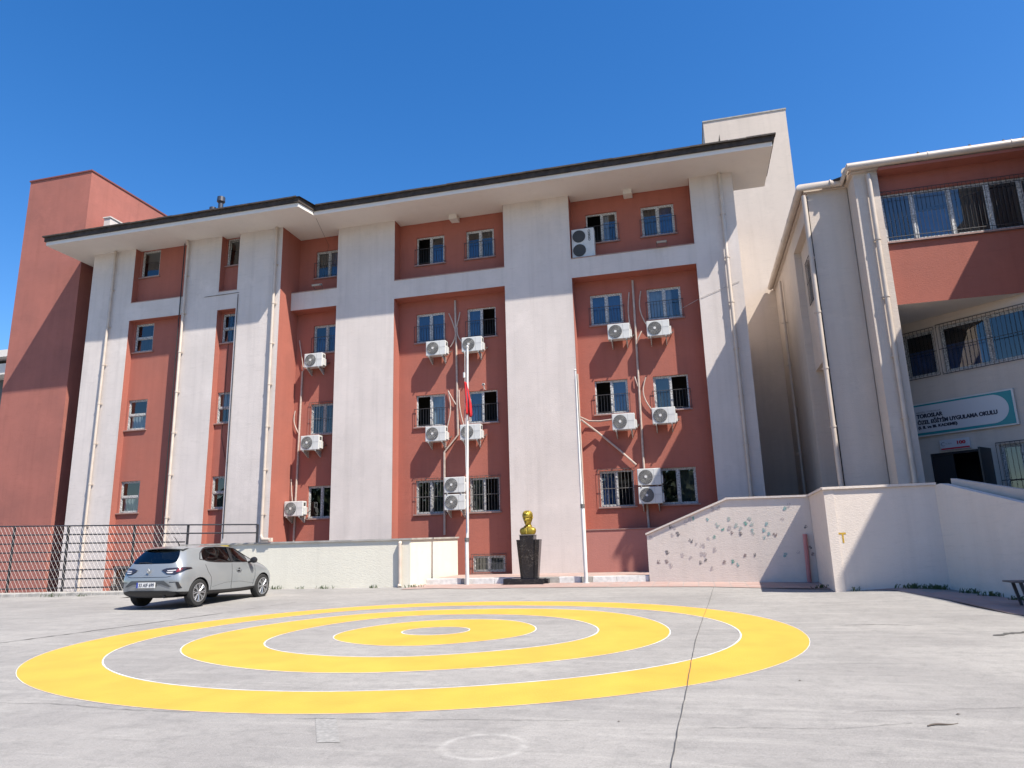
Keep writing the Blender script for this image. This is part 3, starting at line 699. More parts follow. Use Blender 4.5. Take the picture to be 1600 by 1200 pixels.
mb = MB(); mb.box(5.08, 5.695, 19.70, 20.45, -.2, ZA); mb.box(5.41, 5.695, 20.451, 23.0, -.2, ZA-.01); obj('pier', mb, BEIGE, AN)
mb = MB(); hx = [(5.74, 9.59, 9.37, 10.80)]
wall_holes(mb, 5.695, 9.8, 7.58, 11.34, 19.93, hx, .12); obj('spandrel', mb, RED, AN)
window(AN, 5.74, 9.59, 9.37, 10.80, (0, 19.93, 0), mulls=[.79, 1.71, 2.63, 3.41], panes=5, style='cageb', curt=('', 'B', '', '', ''), framemat=FRAME, depth=.06)
mb = MB(); mb.box(5.695, 10.2, 19.50, 20.07, 11.341, ZA); obj('soffit_strip', mb, RED, AN)
# soffit under the projecting floor and the slanted entrance wall
mb = MB(); mb.prism([(5.695, 19.933), (9.8, 19.933), (9.8, 22.8), (5.695, 23.0)], 7.59, 7.75); obj('soffit', mb, SOFF, AN)
ax, ay = 6.39, 22.07; ca, sa = 1/math.hypot(1, .848), -.848/math.hypot(1, .848)
RZ = math.atan2(sa, ca)
T = lambda p: (ax+p[0]*ca-p[1]*sa, ay+p[0]*sa+p[1]*ca, p[2])
holes = [(-.85, .81, 5.95, 7.24), (.98, 3.76, 5.95, 7.27), (.23, 1.71, 1.3, 3.75), (1.94, 3.5, 1.95, 3.79)]
mb = MB(); wall_holes(mb, -1.4, 4.1, -.2, 7.588, 0, holes, .14, xform=T); obj('entrance_wall', mb, BEIGE, AN)
window(AN, -.85, .81, 5.95, 7.24, (ax, ay, 0), rotz=RZ, mulls=[.83], style='fullb', curt=('B', 'B'), framemat=PVCOLD, sill=False)
window(AN, .98, 3.76, 5.95, 7.27, (ax, ay, 0), rotz=RZ, mulls=[1.17, 2.3], panes=3, style='fullb', curt=('B', '', 'g'), framemat=PVCOLD, sill=False)
window(AN, 1.94, 3.5, 1.95, 3.79, (ax, ay, 0), rotz=RZ, mulls=[.5], style='fullb', curt=('', 'w'), framemat=PVCOLD, sill=False)
DOORM = mat('dark_door', (.03, .03, .034), .4)
d = MB(); d.box(.23, .28, .03, .09, 1.3, 3.75); d.box(1.66, 1.71, .03, .09, 1.3, 3.75); d.box(.28, 1.66, .03, .09, 3.69, 3.75); d.box(.28, .80, .04, .08, 1.3, 3.68)
door = obj('door', MB().add([T(v) for v in d.v], d.f), DOORM, AN)
d = MB(); d.box(0, .04, -.70, 0, 1.3, 3.73); lf = MB().add([T((v[0]+1.71, v[1], v[2])) for v in d.v], d.f); obj('door_leaf', lf, DOORM, door)
d = MB(); d.box(-.03, -.002, -.6, -.57, 2.2, 2.7); lf = MB().add([T((v[0]+1.71, v[1], v[2])) for v in d.v], d.f); obj('handle', lf, PVCOLD, door)
# back walls that close the rooms, floor and roof
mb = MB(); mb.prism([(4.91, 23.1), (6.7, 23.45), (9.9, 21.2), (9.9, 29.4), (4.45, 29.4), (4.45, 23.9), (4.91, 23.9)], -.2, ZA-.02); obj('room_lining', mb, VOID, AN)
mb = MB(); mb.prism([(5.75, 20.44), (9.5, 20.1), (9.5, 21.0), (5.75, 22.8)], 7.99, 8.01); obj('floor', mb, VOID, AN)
mb = MB(); mb.prism([(3.90, 28.96), (3.90, 20.42), (5.01, 20.42), (5.01, 19.59), (9.55, 19.59), (9.55, 28.96)], ZA+.001, ZA+.13); obj('roof_slab', mb, BEIGE, AN)
mb = MB(); mb.prism([(4.1, 28.9), (4.1, 20.6), (5.24, 19.93), (9.45, 19.93), (9.45, 28.9)], ZA+.131, ZA+.2); obj('roof', mb, ROOFM, AN)
def gutter(pts, r=.108):
    mb = MB(); mb.tube(pts, r, 12)
    for a, b in zip(pts, pts[1:]):
        a, b = Vector(a), Vector(b); n = max(1, int((b-a).length/1.7))
        for k in range(1, n+1):
            p = a+(b-a)*k/(n+.4); t = (b-a).normalized(); mb.tube([p, p+t*.03], r+.012, 12)
    return obj('gutter', mb, PIPE, AN, smooth=True)
zg = ZA+.11
gutter([(3.80, 28.9, zg), (3.80, 20.32, zg), (4.92, 20.32, zg), (4.92, 19.50, zg+.02), (9.7, 19.48, zg+.03)])
for x in (6.72, 7.97, 8.77, 9.23):
    mb = MB(); mb.lathe([(.03, 0), (.04, .02), (.02, .05)], 8, (x, 19.50, zg+.135)); obj('gutter_clip', mb, IRON, AN)
downpipe(AN, 5.44, 19.59, .3, 11.3, .074)
downpipe(AN, 3.88, 20.41, .3, 11.3, .08)
downpipe(AN, 3.88, 26.77, .3, 11.0, .06)
mb = MB(); mb.tube([(3.98, 20.52, 11.3), (3.98, 20.485, .3)], .015, 5); obj('cable', mb, BLACKC, AN)
# forward part of the annex, turning towards the camera outside the frame
ZF = 12.2
AF = [(9.82, 19.6), (9.82, 18.2), (8.95, 17.8), (8.95, 16.8), (9.95, 15.5), (10.0, 12.9), (11.0, 12.6), (11.7, 11.0), (12.2, 9.1), (12.3, 6), (19, 6), (19, 29), (9.9, 29)]
mb = MB(); mb.prism(AF, -.5, ZF); obj('forward_wall', mb, BEIGE, AN)
for (p, q) in ((AF[6], AF[7]), (AF[4], AF[5])):
    p, q = Vector(p), Vector(q); L_ = (p-q).length; rz = math.atan2(q.y-p.y, q.x-p.x)
    for zz in (2.2, 5.8, 9.3):
        x0_ = L_*.5-.6
        wn = window(AN, x0_, x0_+1.2, zz, zz+1.25, (p.x, p.y, 0), rotz=rz, style='cageb', curt=('g', 'g'), depth=-.03)
# ------------------------------------------------------------------ signs
SG = thing('school_sign', 'long white school name board with teal border above the annex door', 'sign', T((1.139, -.035, 4.25)), RZ)
SG.scale = (1.139,)*3
def inwall(mb, s0, z0): # shift so that sign-local origin is the sign base
    return mb
b = MB(); b.box(-1.75, 1.205, -.04, .025, 0, .82); obj('board', b, PVC, SG, world=False)
def rounded_band(mb):
    # teal field with white rounded tongue: teal plate first, white tongue over it
    mb.box(-1.71, 1.165, -.045, -.041, .03, .79, 0)
    n = 20; poly = [(-1.71, .095), ]
    R_ = .33; cx, cz = .74, .42
    pts = [(-1.71, cz-R_)]+[(cx+R_*math.cos(-math.pi/2+math.pi*k/n), cz+R_*math.sin(-math.pi/2+math.pi*k/n)) for k in range(n+1)]+[(-1.71, cz+R_)]
    mb.add([(x, -.0485, z) for x, z in pts], [tuple(range(len(pts)))], 1)
b = MB(); rounded_band(b); obj('panel', b, [TEAL, SIGNW], SG, world=False)
def sign_text(s, x0, x1, z0, z1, m, bold=.012, par=SG, y=-.051, nm='lettering'):
    t = fit(text_mesh(s, .1, min(bold, .0025)), x0, x1, z0, z1, y)
    if bold > .003:                                     # heavy lettering: strokes thickened sideways
        base, bf, n = list(t.v), list(t.f), len(t.v)
        for k, (dx, dz) in enumerate(((-.005, 0), (.005, 0), (0, .003), (0, -.003))):
            t.v += [(a+dx, b-.0005*(k+1), c+dz) for a, b, c in base]; t.f += [tuple(i+n*(k+1) for i in f) for f in bf]; t.m += [0]*len(bf)
    return obj(nm, t, m, par, world=False)
sign_text('MERSİN / TOROSLAR', -.93, -.36, .575, .62, GREYL, .002)
sign_text('TOROSLAR', -.93, -.33, .45, .55, NAVY, .006)
sign_text('ÖZEL EĞİTİM UYGULAMA OKULU', -.93, .83, .295, .425, NAVY, .006)
sign_text('(I. II. ve III. KADEME)', -.93, -.04, .165, .255, NAVY, .0035)
b = MB() # round ministry mark at the left, mostly hidden by the pier: arc segments and a dot
for r_, a0, a1 in ((.17, -60, 60), (.13, -40, 20)):
    pts = [(-1.17+r_*math.cos(R(a)), -.052, .36+r_*math.sin(R(a))) for a in range(a0, a1, 8)]; b.tube(pts, .006, 5)
b.lathe([(.012, -.052), (.012, -.05)], 10, (-1.07, 0, .40), 'y'); obj('emblem', b, NAVY, SG, world=False)
SM = thing('centenary_sign', 'small white centenary plate with red stripe just above the annex door', 'sign', T((.93, -.035, 3.80)), RZ)
SM.scale = (1.139,)*3
b = MB(); b.box(-.33, .33, -.025, .025, 0, .25); obj('board', b, SIGNW, SM, world=False)
b = MB(); b.box(-.315, .315, -.029, -.026, .012, .05); obj('stripe', b, REDP, SM, world=False)
sign_text('100', .06, .24, .115, .195, REDP, .008, SM, -.031)
sign_text('T.C. 100. YIL', -.20, -.06, .135, .165, GREYL, 0, SM, -.031)
b = MB(); b.tube([(-.25+.045*math.cos(R(a)), -.03, .15+.045*math.sin(R(a))) for a in range(50, 311, 15)], .007, 5); obj('crescent', b, GREYL, SM, world=False)

# ------------------------------------------------------------------ parapet walls
def parapet(parent, pts, th, m, zb=-.3, cap=True, capm=None, over=.045, name='wall'):
    """pts: (x, y, ztop); wall body lies to the left of the walking direction by th"""
    for (a, b) in zip(pts, pts[1:]):
        p, q = Vector(a[:2]), Vector(b[:2]); t = (q-p).normalized(); n = Vector((-t.y, t.x))
        mb = MB(); v = [(p.x, p.y, zb), (q.x, q.y, zb), (q.x, q.y, b[2]), (p.x, p.y, a[2])]
        mb.extr(v, (n.x*th, n.y*th, 0)); obj(name, mb, m, parent)
        if cap:
            mb = MB(); o = -n*over; e = t*over*.5
            v = [(p.x+o.x-e.x, p.y+o.y-e.y, a[2]+.002), (q.x+o.x+e.x, q.y+o.y+e.y, b[2]+.002), (q.x+o.x+e.x, q.y+o.y+e.y, b[2]+.055), (p.x+o.x-e.x, p.y+o.y-e.y, a[2]+.055)]
            mb.extr(v, (n.x*(th+2*over), n.y*(th+2*over), 0)); obj('coping', mb, capm or m, parent)
RW = thing('ramp_wall', 'pinkish white ramp wall dabbed with green and grey handprints', 'wall', (1, 21.2, 0))
parapet(RW, [(-1.35, 21.2, 1.76), (.93, 20.68, 2.66), (3.01, 20.20, 2.62)], .2, PINKW)
mb = MB(); mb.tube([(2.80, 20.17, 1.66), (2.78, 20.17, .38)], .055, 10); obj('drain_pipe', mb, mat('pink_pipe', (.55, .22, .22), .5), RW, smooth=True)
HP = [(-1.25,1.66),(-0.67,1.95),(-0.55,1.92),(-0.47,1.74),(-0.63,1.72),(-0.81,1.23),(-1.08,0.98),(-0.84,0.98),(-0.73,0.86),(-0.25,2.08),(-0.12,2.16),(0.00,2.17),(0.39,2.13),(0.54,2.40),(0.71,2.45),(-0.11,1.54),(0.01,1.45),(-0.39,1.15),(-0.18,1.08),(0.14,1.41),(0.23,1.40),(0.36,1.59),(0.51,1.64),(0.65,1.96),(0.77,1.85),(0.97,2.12),(0.95,1.87),(1.14,1.93),(1.02,1.74),(1.26,1.85),(1.25,1.70),(1.42,1.98),(1.55,2.11),(1.56,1.96),(1.57,1.78),(1.60,1.70),(1.88,1.78),(1.96,1.95),(2.00,1.68),(1.87,1.57),(2.18,1.65),(2.42,2.07),(2.48,2.36),(2.61,2.43),(0.14,1.17),(0.24,1.16),(0.09,0.94),(0.23,1.01),(0.50,1.28),(0.73,0.94),(0.97,0.95),(1.11,0.86),(0.38,0.78),(1.30,1.11),(1.58,1.12),(2.36,1.09),(2.97,1.84),(3.06,1.29),(3.07,1.11),(2.70,1.17)]
green = {11, 12, 23, 24, 25, 31, 32, 34, 35, 36, 37, 38, 39, 22, 27, 29, 42, 50, 51, 55, 33}
dark = {1, 3, 5, 6, 7, 15, 28, 30, 40, 53, 54, 56, 57, 58, 49, 46, 47}
def handprint(k, x, z):
    q_ = 20.89/(21.19+.2299*x); X_, Z_ = x*q_, 1.6+(z-1.6)*q_
    mb = MB(); s = random.uniform(.85, 1.3); a = random.uniform(-.9, .9); y = -.0025
    def blob(cx, cz, rx, rz, rot=0):
        n = 9; v = []
        for i in range(n):
            t = 2*math.pi*i/n; u, w = rx*math.cos(t)*random.uniform(.75, 1.15), rz*math.sin(t)*random.uniform(.75, 1.15)
            u, w = u*math.cos(rot)-w*math.sin(rot)+cx, u*math.sin(rot)+w*math.cos(rot)+cz
            u, w = (u*math.cos(a)-w*math.sin(a))*s, (u*math.sin(a)+w*math.cos(a))*s
            v.append((X_+u, 21.2-(X_+u+1.35)*.2299+y-random.random()*.0006, Z_+w))
        mb.add(v, [tuple(range(n))])
    if random.random() < .75: blob(0, -.004, .030, .030)
    else: blob(.012, 0, .010, .024); blob(-.014, -.01, .010, .012)
    for q, (fx, fz, fr_) in enumerate(((-.025, .042, .30), (-.008, .052, .08), (.010, .051, -.1), (.026, .041, -.3), (.040, .006, -1.0))):
        if random.random() < .85: blob(fx, fz, .0082, .026, fr_)
    gm = [mat('green_handprint', (.18, .42, .35), .8, noise=(60, .4)), mat('teal_handprint', (.30, .48, .47), .8, noise=(60, .4)), mat('pale_green_handprint', (.48, .54, .49), .8, noise=(60, .3))]
    dm = [mat('grey_handprint', (.24, .215, .21), .8, noise=(60, .4)), mat('brown_handprint', (.36, .28, .26), .8, noise=(60, .4))]
    fm = mat('faint_handprint', (.60, .52, .49), .8, noise=(60, .3))
    m = random.choice(gm) if k in green else random.choice(dm) if k in dark else fm
    obj('handprint', mb, m, RW)
for k, (x, z) in enumerate(HP): handprint(k, x, z)
RW2 = thing('stair_wall', 'plain beige stair parapet with a yellow letter T below the annex', 'wall', (4, 17, 0))
parapet(RW2, [(3.01, 20.18, 2.62), (2.85, 17.0, 2.60), (5.08, 17.0, 2.60)], .2, PINKW)
parapet(RW2, [(5.08, 17.0, 2.60), (5.15, 16.85, 2.62), (5.92, 15.25, 2.12), (7.4, 12.2, 1.2), (8.3, 10.3, .9)], .2, PINKW, cap=False)
parapet(RW2, [(5.38, 16.9, 2.72), (6.25, 15.3, 2.30), (7.7, 12.3, 1.4)], .15, BEIGE, cap=False)
mb = MB(); y = 16.998; mb.box(3.03, 3.20, y-.002, y, 1.62, 1.66); mb.box(3.115, 3.15, y-.002, y, 1.44, 1.62); obj('painted_letter', mb, mat('ochre_paint', (.62, .38, .04), .7, noise=(30, .3)), RW2)
mb = MB(); mb.box(2.94, 3.02, y-.002, y, 1.95, 1.98); obj('painted_mark', mb, mat('faint_yellow_mark', (.62, .52, .32), .8), RW2)
mb = MB(); mb.prism([(3.3, 20.3), (3.1, 17.2), (5.3, 17.2), (8.3, 17.2), (9.6, 19.5), (6, 22), (5.4, 20.5), (3.45, 20.5)], -.2, 1.3); tag(obj('terrace', mb, CONC), kind='structure')

CW = thing('boundary_wall', 'pale cream rendered wall behind the parked car, a pipe near its corner', 'wall', (-12, 20.6, 0))
parapet(CW, [(-16.6, 20.62, 1.84), (-8.42, 20.55, 1.82), (-8.05, 23.95, 1.86)], .2, CREAM, capm=CONC, over=.05)
mb = MB(); mb.tube([(-8.74, 20.47, 1.74), (-8.72, 20.47, .42)], .055, 10); mb.tube([(-8.74, 20.52, 1.76), (-8.74, 20.47, 1.70)], .06, 10); mb.tube([(-8.74, 20.47, .5), (-8.70, 20.40, .44)], .062, 10); obj('drain_pipe', mb, PIPE, CW, smooth=True)
mb = MB(); mb.tube([(-8.32, 21.6, 1.82), (-8.32, 21.6, .6)], .012, 5); obj('cable', mb, BLACKC, CW)
mb = MB(); mb.add([(-15.1, 20.56, 1.83), (-14.8, 20.56, 1.83), (-14.62, 20.56, 1.70), (-14.55, 20.56, 1.62), (-14.8, 20.56, 1.60), (-14.95, 20.56, 1.74)], [tuple(range(6))]); obj('yellow_smear', mb, mat('yellow_smear', (.75, .55, .10), .7), CW)

# ------------------------------------------------------------------ railing fence on the left
FN = thing('railing_fence', 'tall black horizontal rail fence with chain link in front of the left wing', 'fence', (-19, 19.4, 0))
def fl(x): # fence line
    return 19.05+(x+23)*.1 if x < -16.6 else 19.69+(x+16.6)*.29
def ft(x): return 2.66-(x+23)*.022      # top rail height
def fb(x): return .50
fence_x = [-26.5, -24.3, -21.9, -20.25, -18.6, -17.63, -16.25, -13.62]
xs_px = []
posts = [-25.2, -22.0, -20.0, -17.62, -15.85, -13.72]
for i, x in enumerate(posts):
    mb = MB(); w_ = .05 if i != 2 else .06; zb = .45 if x < -16.5 else 1.88
    mb.box(x-w_/2, x+w_/2, fl(x)-.03, fl(x)+.03, zb, ft(x)); obj('post', mb, IRON, FN)
nr = 8
for k in range(nr):
    mb = MB(); x1 = -13.72 if k < 2 else -15.9
    if k >= 3: x1 = -16.3
    pts = []; x = -27.0
    while x < x1+.01:
        f = k/(nr-1); z = ft(x)*(1-f)+(.62)*f; pts.append((x, fl(x)-.035, z)); x += .5
    pts.append((x1, fl(x1)-.035, ft(x1)*(1-k/(nr-1))+.62*k/(nr-1)))
    mb.tube(pts, .025, 6); obj('rail', mb, IRON, FN)
mb = MB(); sp = .15; x = -27.0
while x < -15.9:
    for sgn in (1, -1):
        za, zb_ = (.5, ft(x)-.02) if sgn > 0 else (ft(x)-.02, .5)
        H = ft(x)-.52; xe = x+H*.62
        pts = []
        for k in range(6):
            t = k/5; xx = x+(xe-x)*t+random.uniform(-.006, .006); 
            if xx > -15.9: break
            pts.append((xx, fl(xx)-.06+(.008 if sgn > 0 else -.008), za+(zb_-za)*t))
        if len(pts) > 1: mb.tube(pts, .0034, 4, cap=False)
    x += sp
obj('chain_link', mb, mat('galvanised_wire', (.42, .40, .39), .5, metal=.3), FN)
mb = MB(); mb.box(-13.62, -13.2, 20.50, 20.62, 1.9, 2.02); mb.tube([(-13.6, 20.55, 2.1), (-13.5, 20.5, 1.98), (-13.25, 20.5, 1.97)], .05, 8); obj('outlet_pipe', mb, PIPE, CW, smooth=True)
mb = MB(); n = 24
for k in range(n):
    xa = -27+k*.45; xb_ = xa+.445
    v = [(xa, fl(xa)-.52, .30), (xb_, fl(xb_)-.52, .30), (xb_, fl(xb_)-.52, .50+random.uniform(-.01, .01)), (xa, fl(xa)-.52, .50)]
    mb.extr(v, (0, .62, 0))
o = obj('kerb', mb, CONC, bevel=.02); tag(o, kind='structure')

# ------------------------------------------------------------------ neighbour house at the left edge
NB = thing('neighbour_building', 'sliver of a distant building with pale flat roof at the far left edge', 'building', (-42, 34, 0))
mb = MB(); mb.box(-48, -37.2, 31, 40, 0, 11.6); obj('wall', mb, mat('dark_facade', (.10, .11, .12), .6), NB)
mb = MB(); mb.box(-49, -36.2, 30, 41, 11.62, 12.25); mb.box(-49.3, -35.9, 29.7, 41.3, 12.55, 12.95); obj('roof', mb, SOFF, NB)
mb = MB(); mb.box(-48.6, -36.6, 30.4, 40.6, 12.251, 12.549); obj('roof_band', mb, ROOFM, NB)
# ------------------------------------------------------------------ air conditioners
def make_ac():
    t = thing('air_conditioner', 'x', 'air conditioner', (0, 0, 0), 0, 'outdoor air conditioning units')
    w, h, y0, y1 = .39, .56, -.46, -.17
    c = MB(); c.box(-w, w, y0, y1, 0, h); obj('casing', c, STEEL, t, world=False, bevel=.018)
    c = MB(); cx, cz = -.115, .285
    c.lathe([(.235, y0-.012), (.235, y0-.004)], 32, (cx, 0, cz), 'y', 0)
    for r_ in [.05+.021*k for k in range(9)]:
        pts = [(cx+r_*math.cos(2*math.pi*k/24), y0-.018, cz+r_*math.sin(2*math.pi*k/24)) for k in range(25)]; c.tube(pts, .0036, 4, 1, False)
    for k in range(20):
        a = 2*math.pi*k/20; c.tube([(cx+.05*math.cos(a), y0-.02, cz+.05*math.sin(a)), (cx+.235*math.cos(a+.25), y0-.02, cz+.235*math.sin(a+.25))], .0035, 4, 1, False)
    obj('fan_guard', c, [DARKG, mat('guard_wire', (.30, .30, .30), .5)], t, world=False)
    c = MB(); c.lathe([(.042, y0-.03), (.046, y0-.02), (.046, y0-.01)], 16, (cx, 0, cz), 'y'); obj('fan_cap', c, PVC, t, world=False, smooth=True)
    c = MB(); c.box(.15, .154, y0-.0035, y0, .02, h-.02); c.box(.155, w-.02, y0-.003, y0, .30, .304); obj('panel_seam', c, GRILL, t, world=False)
    c = MB(); c.box(w, w+.055, y0+.06, y1-.02, .05, .33); obj('valve_cover', c, STEEL, t, world=False, bevel=.01)
    c = MB(); c.box(w, w+.008, y0+.08, y0+.20, .38, .50); c.tube([(w+.0, y1-.05, .12), (w+.09, y1-.04, .12), (w+.10, -.03, .22)], .018, 6); obj('pipe_outlet', c, DARKG, t, world=False)
    for s in (-.27, .25):
        c = MB(); c.box(s-.018, s+.018, y0-.02, 0, -.045, -.004); c.extr([(s-.015, -.02, -.045), (s-.015, -.02, -.25), (s-.015, -.06, -.25), (s-.015, y0+.05, -.07), (s-.015, y0+.05, -.045)], (.03, 0, 0)); obj('bracket', c, PVCOLD, t, world=False)
    return t
first = 'window from the ground'
ACS = [
 (-9.30, 8.62, 'air conditioner under the left second-from-top window, bay just left of the bust'),
 (-7.88, 8.64, 'air conditioner right of the conduit, directly above the top of the flagpole'),
 (-9.32, 5.36, 'air conditioner under the left middle window, lower left of the hanging red flag'),
 (-7.98, 5.34, 'air conditioner crossed by the flagpole just below the red flag'),
 (-8.60, 3.46, 'upper unit of the stacked pair left of the flagpole, on the lowest windowed storey'),
 (-8.60, 2.85, 'lower unit of the stacked pair left of the flagpole, on the lowest windowed storey'),
 (-2.43, 8.58, 'air conditioner under the window with blue panes, left of the conduit in the right bay'),
 (-1.06, 8.56, 'air conditioner right of the conduit, upper right of the right bay'),
 (-2.46, 5.34, 'air conditioner fed by a white hose from the pier edge in the right bay'),
 (-1.09, 5.46, 'air conditioner right of the conduit with an arched cable above it in the right bay'),
 (-1.72, 3.41, 'upper unit of the stacked pair between the lowest windows of the right bay'),
 (-1.72, 2.80, 'lower unit of the stacked pair between the lowest windows of the right bay'),
 (-14.42, 8.62, 'topmost air conditioner in the narrow bay beside the left wing'),
 (-14.44, 5.34, 'middle air conditioner of the narrow bay beside the left wing'),
 (-15.02, 2.86, 'lowest air conditioner of the narrow bay, left of its bottom window')]
ac0 = make_ac()
for k, (x, z, lab) in enumerate(ACS):
    loc = (x+.40, YR, z)
    if k == 0: ac0.location = loc; ac0['label'] = lab
    else: dup(ac0, loc, 0, lab)
B2 = thing('air_conditioner', 'tall twin fan air conditioner with vertical lettering standing on the top ledge', 'air conditioner', (-3.13, 24.35, 11.79))
c = MB(); c.box(-.42, .42, -.22, .14, .03, 1.17); obj('casing', c, STEEL, B2, world=False, bevel=.015)
for zz in (.32, .87):
    c = MB(); c.lathe([(.24, -.236), (.24, -.222)], 32, (-.14, 0, zz), 'y', 0)
    for r_ in [.04+.028*k for k in range(8)]: c.tube([(-.14+r_*math.cos(2*math.pi*k/24), -.24, zz+r_*math.sin(2*math.pi*k/24)) for k in range(25)], .003, 4, 1, False)
    obj('fan_guard', c, [DARKG, DARKG], B2, world=False)
t = text_mesh('CHIGO', .12, .004); xs = [v[0] for v in t.v]; ys = [v[1] for v in t.v]
t.v = [(.20+(v[1]-min(ys))/(max(ys)-min(ys))*.085, -.224, 1.10-(v[0]-min(xs))/(max(xs)-min(xs))*.44) for v in t.v]; obj('lettering', t, NAVY, B2, world=False)
for s in (-.3, .3):
    c = MB(); c.box(s-.04, s+.04, -.2, .12, 0, .028); obj('foot', c, IRON, B2, world=False)

# ------------------------------------------------------------------ floodlights, camera
def flood(x, y, z, lab, rz=0):
    t = thing('floodlight', lab, 'floodlight', (x, y, z), rz, 'floodlights on the ledges')
    c = MB(); v = []
    c.extr([(-.17, -.34, .10), (-.17, -.10, .20), (-.17, -.06, .13), (-.17, -.30, .035)], (.34, 0, 0)); obj('lamp_housing', c, mat('lamp_grey', (.34, .33, .31), .5), t, world=False, bevel=.01)
    c = MB(); c.quad((-.15, -.295, .028), (.15, -.295, .028), (.15, -.075, .118), (-.15, -.075, .118)); obj('lamp_glass', c, mat('lamp_glass', (.55, .55, .53), .15), t, world=False)
    c = MB(); c.quad((-.17, -.345, .102), (.17, -.345, .102), (.17, -.10, .203), (-.17, -.10, .203)); obj('lamp_top', c, PVC, t, world=False)
    c = MB(); c.tube([(-.18, -.18, .12), (-.18, -.02, .0), (.18, -.02, 0), (.18, -.18, .12)], .012, 5); obj('bracket', c, IRON, t, world=False)
    return t
flood(-.30, 24.0, 11.79, 'floodlight on the ledge below the top right windows')
flood(-13.8, 24.0, 11.79, 'floodlight on the ledge of the narrow bay beside the left wing')
t = thing('security_camera', 'small white security camera on a short arm above a window right of the flag', 'camera', (-7.12, YR, 7.25))
c = MB(); c.tube([(0, 0, 0), (0, -.12, 0), (0, -.16, .10)], .018, 8); obj('arm', c, PVC, t, world=False, smooth=True)
c = MB(); c.tube([(-.03, -.06, .18), (.0, -.24, .14)], .05, 12); obj('housing', c, PVC, t, world=False, smooth=True)
c = MB(); c.tube([(.0, -.24, .14), (.001, -.246, .139)], .035, 12); obj('lens', c, DARKG, t, world=False)

# ------------------------------------------------------------------ flagpoles
FP = thing('flagpole', 'white flagpole with rope and furled red flag in front of the left bay', 'flagpole', (-6.80, 21.12, .44))
c = MB(); c.tube([(0, 0, 0), (0, 0, 1.3), (.02, 0, 1.32), (.10, 0, 7.45)], .055, 14, radii=[.058, .058, .045, .036]); c.lathe([(.036, 7.44), (.05, 7.47), (.045, 7.52), (.01, 7.55)], 14, (.10, 0, 0)); obj('pole', c, PVC, FP, world=False, smooth=True)
c = MB(); c.tube([(0, 0, 1.28), (0, 0, 1.40)], .068, 14); obj('collar', c, IRONW, FP, world=False)
c = MB(); c.tube([(.05, -.06, 1.6), (.01, -.07, 4.5), (.03, -.06, 7.35)], .009, 5); c.tube([(.0, -.065, 6.45), (.0, -.065, 6.62)], .04, 8); obj('rope', c, PVC, FP, world=False)
c = MB(); n, mseg = 26, 14; v = []
for i in range(n+1):
    t_ = i/n; z = 6.30-t_*1.05
    wd = .025+.085*min(1, t_*1.6)*(1 if t_ < .93 else (1-t_)/.07*.6+.4)
    for k in range(mseg+1):
        u = k/mseg; x = .02-.05*(1-t_)+u*(wd+.05)+(.03 if u > .5 else 0)*t_
        v.append((x+.03, .045*math.sin(u*13+t_*2)*(.4+t_)-.03-.07*(u < .3), z-.10*u*t_+.02*math.sin(u*6)))
c.add(v, [(i*(mseg+1)+k, i*(mseg+1)+k+1, (i+1)*(mseg+1)+k+1, (i+1)*(mseg+1)+k) for i in range(n) for k in range(mseg)])
fo = obj('furled_flag', c, FLAG, None, smooth=True, loc=FP.location, world=False); tag(fo, 'red national flag hanging furled and limp against the white flagpole', 'flag')
sm = fo.modifiers.new('thickness', 'SOLIDIFY'); sm.thickness = .004
FP2 = thing('flagpole', 'bare slim white pole in front of the pier between bust and ramp wall', 'flagpole', (-3.17, 21.12, .44))
c = MB(); c.tube([(0, 0, 0), (0, 0, 2.2), (-.02, 0, 2.25), (-.02, 0, 6.38)], .05, 12, radii=[.058, .056, .034, .028]); c.lathe([(.03, 6.38), (.045, 6.40), (.01, 6.44)], 10, (-.02, 0, 0)); obj('pole', c, PVC, FP2, world=False, smooth=True)
c = MB(); c.tube([(0, 0, 2.16), (0, 0, 2.28)], .066, 12); obj('collar', c, IRONW, FP2, world=False)
c = MB(); c.lathe([(.11, 0), (.11, .02)], 12); obj('base_plate', c, PVC, FP2, world=False)

# ------------------------------------------------------------------ pedestal and bust
def marble():
    m = bpy.data.materials.new('black_marble'); m.use_nodes = True; n, N, L = NT(m); b = n.nodes['Principled BSDF']; b.inputs['Roughness'].default_value = .22
    tc = N('ShaderNodeTexCoord'); w = N('ShaderNodeTexNoise', i_Scale=4, i_Detail=5, i_Distortion=1.5); L(tc.outputs['Object'], w.inputs['Vector'])
    vo = N('ShaderNodeTexVoronoi', feature='DISTANCE_TO_EDGE', i_Scale=2.6); 
    ad = N('ShaderNodeVectorMath', operation='ADD'); L(tc.outputs['Object'], ad.inputs[0]); L(w.outputs['Color'], ad.inputs[1]); L(ad.outputs[0], vo.inputs['Vector'])
    r = N('ShaderNodeMapRange'); L(vo.outputs['Distance'], r.inputs[0]); r.inputs['From Max'].default_value = .010; r.inputs['To Min'].default_value = 1; r.inputs['To Max'].default_value = 0
    x = N('ShaderNodeMix', data_type='RGBA'); mu = N('ShaderNodeMath', operation='MULTIPLY'); L(r.outputs[0], mu.inputs[0]); L(w.outputs['Fac'], mu.inputs[1]); L(mu.outputs[0], x.inputs['Factor'])
    x.inputs[6].default_value = (.010, .010, .014, 1); x.inputs[7].default_value = (.38, .34, .28, 1); L(x.outputs[2], b.inputs['Base Color'])
    return m
MARB = marble()
PD = thing('pedestal', 'tapered black marble pedestal with stepped sides carrying the golden bust', 'pedestal', (-4.84, 21.05, .40))
